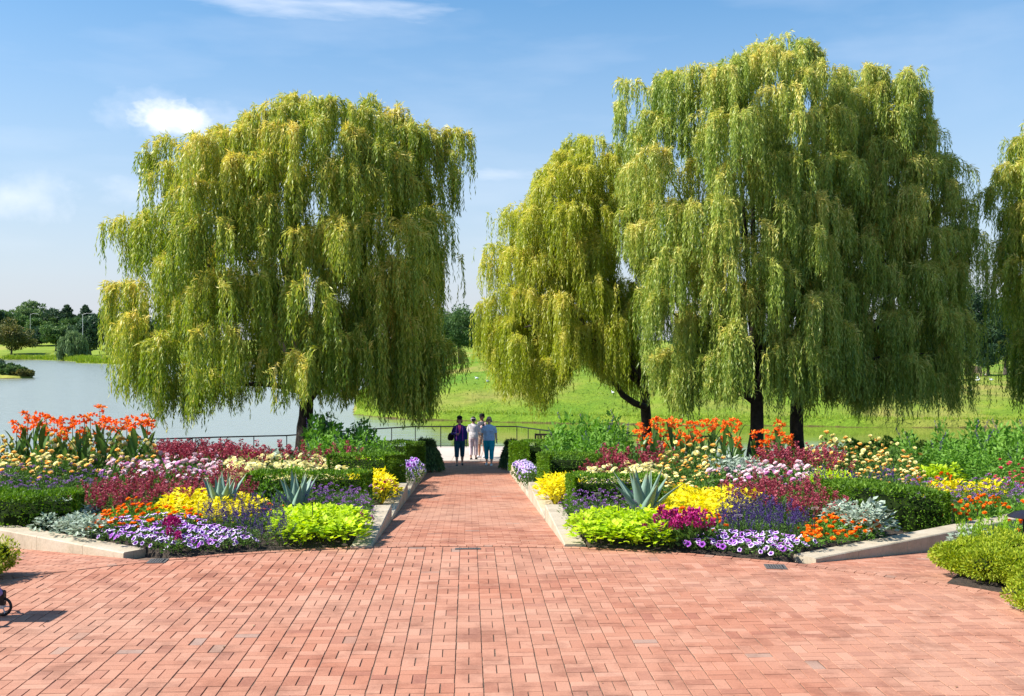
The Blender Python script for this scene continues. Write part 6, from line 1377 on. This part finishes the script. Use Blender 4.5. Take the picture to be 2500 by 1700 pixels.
# white birds and tan chairs on the lawn
def bird(px, py, seed):
    rng = np.random.default_rng(seed); best = None
    for D in np.arange(70, 170, .25):
        x = px2x(px, D); e = abs(px2z(py, D)-lawn_at(x, D)); 
        if best is None or e < best[0]: best = (e, x, D)
    e, x, D = best; z = lawn_at(x, D); o = MB(); ell(o, (0, 0, .15), (.23, .13, .13), nu=10, nv=8); tube(o, [(.14, 0, .20), (.20, 0, .30), (.23, 0, .36), (.30, 0, .345)], [.05, .035, .042, .01], 7); tube(o, [(-.18, 0, .16), (-.36, 0, .20)], [.08, .01], 6, ry=[.04, .01]); 
    for s in (-.05, .05): tube(o, [(0, s, .08), (0.02, s, 0)], .012, 5)
    ob = o.obj('white_bird', [M['white']], None, True, (x, D, z)); ob.rotation_euler = (0, 0, rng.uniform(0, 6.28)); ob.scale = (.65, .65, .65); tag(ob, 'small white bird resting on the green lawn beyond the water', 'bird', 'white birds on the lawn')
for i, (px, py) in enumerate([(2387, 925), (2420, 930), (2404, 918), (2412, 916), (2387, 931), (2369, 958), (1164, 926), (1190, 934), (1496, 962)]): bird(px, py, i)
for i, (px, lab) in enumerate([(2382, 'tan garden chair below the dark tree, leftmost of three'), (2394, 'tan garden chair below the dark tree, middle of three'), (2402, 'tan garden chair below the dark tree, rightmost of three')]):
    D = 96+.4*i; x = px2x(px, D); root = thing('garden_chair', lab, 'chair', (x, D, lawn_at(x, D)), .5*i, 'tan garden chairs below the dark tree')
    m_ = MB(); box(m_, (0, 0, .38), (.5, .5, .05)); m_.obj('seat', [M['tan']] if 'tan' in M else [M['khaki']], root); m_ = MB(); box(m_, (0, .24, .68), (.5, .05, .6)); m_.obj('backrest', [M['khaki']], root)
    for a in (-.22, .22):
        for c in (-.22, .22): m_ = MB(); box(m_, (a, c, .18), (.05, .05, .36)); m_.obj('leg', [M['khaki']], root)
# lamp posts behind the far trees
for px, y0, lab in ((74, 768, 'pale street lamp with curved arm above the far left trees'), (202, 768, 'pale street lamp pole rising from the far dark trees')):
    D = 425 if px > 100 else 560; x = px2x(px, D); z0 = far_at(x, D); zt_ = px2z(y0, D); root = thing('street_lamp', lab, 'street lamp', (x, D, z0), 0)
    m_ = MB(); tube(m_, [(0, 0, 0), (0, 0, zt_-z0)], [.13, .10], 8); m_.obj('pole', [M['post']], root); m_ = MB(); tube(m_, [(0, 0, zt_-z0), (1.6, 0, zt_-z0+.5), (3.4, 0, zt_-z0+.4)], .07, 6); m_.obj('arm', [M['post']], root); m_ = MB(); box(m_, (3.8, 0, zt_-z0+.33), (1., .4, .22)); m_.obj('lamp_head', [M['post']], root)
# pushchair cut by the left edge
xw, yw = px2x(4, 8.85)-.02, 8.9; M['pram'] = cloth('blue_violet_cloth', (.20, .17, .38))
root = thing('pushchair', 'pushchair with blue violet fabric cut by the left edge of the picture', 'pushchair', (xw-.55, yw, 0), 0)
def wheel(x, y, r):
    m_ = MB(); n = 24; ring = [(x+r*.86*math.cos(i/n*6.283), y, r+r*.86*math.sin(i/n*6.283)) for i in range(n+1)]; tube(m_, ring, r*.15, 8, ry=r*.15); wh = m_.obj('wheel', [M['darkplastic']], root, smooth=True)
    m_ = MB(); tube(m_, [(x, y-.02, r), (x, y+.02, r)], r*.22, 10); 
    for i in range(5): a = i*1.2566; tube(m_, [(x, y, r), (x+r*.78*math.cos(a), y, r+r*.78*math.sin(a))], .006, 5)
    m_.obj('rim', [M['post']], wh)
for yy in (-.19, .19): wheel(.46, yy, .085); wheel(-.30, yy, .12)
m_ = MB()
for s in (-.21, .21): tube(m_, [(.46, s, .09), (.44, s, .22), (.10, s, .48), (-.45, s, 1.0), (-.56, s, 1.02)], .013, 8); tube(m_, [(-.30, s, .12), (.12, s, .50)], .013, 8)
tube(m_, [(-.56, -.21, 1.02), (-.56, .21, 1.02)], .015, 8); tube(m_, [(.45, -.21, .20), (.45, .21, .20)], .012, 8); m_.obj('frame', [M['darkplastic']], root, smooth=True)
for yy in (-.19, .19): m_ = MB(); box(m_, (.455, yy, .165), (.05, .05, .13), bev=.01); m_.obj('fork', [M['darkplastic']], root)
m_ = MB(); tube(m_, [(-.25, 0, .86), (-.16, 0, .52), (-.08, 0, .42), (.10, 0, .42), (.26, 0, .42)], [.19, .2, .2, .19, .17], 14, ry=[.03, .04, .05, .04, .03]); remeshed('seat', m_, M['pram'], root, .012, 3)
m_ = MB(); tube(m_, [(.26, 0, .42), (.36, 0, .34), (.47, 0, .325), (.50, 0, .345)], [.15, .16, .15, .12], 14, ry=[.03, .03, .025, .02]); remeshed('footrest', m_, M['pram'], root, .012, 3)
m_ = MB(); 
for i in range(7):
    a0 = 1.0+i*.3; 
    if i == 6: break
    tube(m_, [(-.22+.30*math.cos(a0), 0, .80+.32*math.sin(a0)), (-.22+.30*math.cos(a0+.3), 0, .80+.32*math.sin(a0+.3))], .20, 12, ry=.012)
m_.obj('canopy', [M['pram']], root, smooth=True)
SUN_E = 5.0; SKY_S = .10; EXPO = .80; SKY_SAT = 1.3; SKY_V = 1.11; SKY_H = .493; HZF = .95; HZC = (3.75, 3.95, 4.6); CLC = (6.8, 7.0, 7.6); HAZE = 0
# ================================================================= CAMERA, LIGHT, SKY
cam = bpy.data.cameras.new('camera'); co = bpy.data.objects.new('camera', cam); COL.objects.link(co)
co.location = (0, 0, ZC); co.rotation_euler = (math.pi/2, 0, 0); cam.sensor_width = 36; cam.lens = 36; cam.clip_end = 5000; cam.clip_start = .1
SCN.camera = co
EL = math.radians(46); AZ = math.radians(-100)       # sun stands at the left, slightly beyond the picture plane
sd = bpy.data.lights.new('sun', 'SUN'); sd.energy = SUN_E; sd.angle = math.radians(.53); sd.color = (1, .95, .87)
so = bpy.data.objects.new('sun', sd); COL.objects.link(so)
dirv = Vector((math.sin(AZ)*math.cos(EL), math.cos(AZ)*math.cos(EL), math.sin(EL)))
so.rotation_euler = dirv.to_track_quat('Z', 'Y').to_euler(); so.location = (-20, 5, 30)
w = bpy.data.worlds.new('World'); SCN.world = w; w.use_nodes = True; nt = w.node_tree
bg = nt.nodes['Background']; sky = nt.nodes.new('ShaderNodeTexSky'); sky.sky_type = 'NISHITA'; sky.sun_disc = False
sky.sun_elevation = EL; sky.sun_rotation = AZ % (2*math.pi); sky.air_density = 1.0; sky.dust_density = .6; sky.ozone_density = 2.0; sky.altitude = 200
bg.inputs['Strength'].default_value = SKY_S
L_ = nt.links.new
tc = nt.nodes.new('ShaderNodeTexCoord'); sp = nt.nodes.new('ShaderNodeSeparateXYZ'); L_(tc.outputs['Generated'], sp.inputs[0])
def mth(op, a, b=None, clamp=False):
    m = nt.nodes.new('ShaderNodeMath'); m.operation = op; m.use_clamp = clamp
    for i, v in enumerate((a, b)):
        if v is None: continue
        if isinstance(v, (int, float)): m.inputs[i].default_value = v
        else: L_(v, m.inputs[i])
    return m.outputs[0]
def blob(d0, sx, sz, scale, amp, lo, hi, seedv):
    """cloud patch round sky direction d0"""
    d0 = np.array(d0)/np.linalg.norm(d0)
    mp = nt.nodes.new('ShaderNodeVectorMath'); mp.operation = 'SUBTRACT'; L_(tc.outputs['Generated'], mp.inputs[0]); mp.inputs[1].default_value = tuple(d0)
    mq = nt.nodes.new('ShaderNodeVectorMath'); mq.operation = 'MULTIPLY'; L_(mp.outputs[0], mq.inputs[0]); mq.inputs[1].default_value = (1/sx, 1/sx*.3, 1/sz)
    ln = nt.nodes.new('ShaderNodeVectorMath'); ln.operation = 'LENGTH'; L_(mq.outputs[0], ln.inputs[0])
    n = nt.nodes.new('ShaderNodeTexNoise'); n.inputs['Scale'].default_value = scale; n.inputs['Detail'].default_value = 7; n.inputs['Roughness'].default_value = .55; n.noise_dimensions = '4D'; n.inputs['W'].default_value = seedv
    m3 = nt.nodes.new('ShaderNodeMapping'); m3.inputs['Scale'].default_value = (1, 1, sx/sz*.55); L_(tc.outputs['Generated'], m3.inputs[0]); L_(m3.outputs[0], n.inputs['Vector'])
    v = mth('SUBTRACT', mth('ADD', mth('SUBTRACT', 1., ln.outputs['Value']), mth('MULTIPLY', mth('SUBTRACT', n.outputs[0], .5), amp)), lo)
    return mth('MULTIPLY', v, 1/(hi-lo), True)
def dpx(px, py): return ((px-CX)/FPX, 1, (HY-py)/FPX)
c = blob(dpx(432, 290), .046, .018, 60, 1.5, .10, .75, 1.)
c2 = mth('MULTIPLY', blob(dpx(430, 288), .075, .030, 26, 1.8, .1, 1.3, 2.), .55)
c3 = mth('MULTIPLY', blob(dpx(720, 5), .16, .016, 14, 2.2, .1, 1.3, 3.), .55)
c4 = mth('MULTIPLY', blob(dpx(45, 480), .055, .028, 30, 2.2, .1, 1.2, 4.), .45)
c5 = mth('MULTIPLY', blob(dpx(330, 470), .05, .016, 30, 2.2, .1, 1.2, 5.), .35)
c6 = mth('MULTIPLY', blob(dpx(2330, 130), .16, .06, 12, 2.4, .2, 1.8, 6.), .12)
c7 = mth('MULTIPLY', blob(dpx(1230, 428), .05, .007, 30, 2.0, .1, 1.2, 7.), .3)
n = nt.nodes.new('ShaderNodeTexNoise'); n.inputs['Scale'].default_value = 5.; n.inputs['Detail'].default_value = 6; mp = nt.nodes.new('ShaderNodeMapping'); mp.inputs['Scale'].default_value = (1, 1, 4.5); mp.inputs['Rotation'].default_value = (0, .2, 0)
L_(tc.outputs['Generated'], mp.inputs[0]); L_(mp.outputs[0], n.inputs['Vector'])
veil = mth('MULTIPLY', mth('SUBTRACT', n.outputs[0], .50, True), .5, True)
tot = c
for k in (c2, c3, c4, c5, c6, c7, veil): tot = mth('ADD', tot, mth('MULTIPLY', k, mth('SUBTRACT', 1., tot, True)), True)
# the sky itself: the camera's picture shows a saturated blue with a pale milky horizon
hz = mth('POWER', mth('SUBTRACT', 1., mth('MULTIPLY', mth('ABSOLUTE', sp.outputs[2]), 2.6), True), 1.3)
hs = nt.nodes.new('ShaderNodeHueSaturation'); hs.inputs['Saturation'].default_value = SKY_SAT; hs.inputs['Value'].default_value = SKY_V; hs.inputs['Hue'].default_value = SKY_H; L_(sky.outputs[0], hs.inputs['Color'])
mx = nt.nodes.new('ShaderNodeMix'); mx.data_type = 'RGBA'; L_(mth('MULTIPLY', hz, HZF), mx.inputs[0]); L_(hs.outputs[0], mx.inputs[6]); mx.inputs[7].default_value = (*HZC, 1)
m2 = nt.nodes.new('ShaderNodeMix'); m2.data_type = 'RGBA'; L_(tot, m2.inputs[0]); L_(mx.outputs[2], m2.inputs[6]); m2.inputs[7].default_value = (*CLC, 1)
L_(m2.outputs[2], bg.inputs['Color'])
SCN.render.engine = 'CYCLES'
SCN.view_settings.view_transform = 'Standard'; SCN.view_settings.look = 'None'; SCN.view_settings.exposure = EXPO; SCN.view_settings.gamma = 1
SCN.cycles.max_bounces = 8; SCN.cycles.transparent_max_bounces = 8
SCN.render.resolution_x = 1024; SCN.render.resolution_y = 696

# --- thin summer haze over the whole place
if HAZE > 0:
    mb = MB(); box(mb, (-200, 740, 20), (1500, 1640, 52)); hz_ = mb.obj('haze', []); tag(hz_, 'thin pale summer haze over the lake and far trees', 'haze', kind='stuff')
    m = bpy.data.materials.new('haze_air'); m.use_nodes = True; nt = m.node_tree; nt.nodes.clear(); o = nt.nodes.new('ShaderNodeOutputMaterial'); v = nt.nodes.new('ShaderNodeVolumePrincipled')
    v.inputs['Color'].default_value = (.80, .88, 1, 1); v.inputs['Density'].default_value = HAZE; v.inputs['Anisotropy'].default_value = .3; nt.links.new(v.outputs[0], o.inputs['Volume']); hz_.data.materials.append(m)
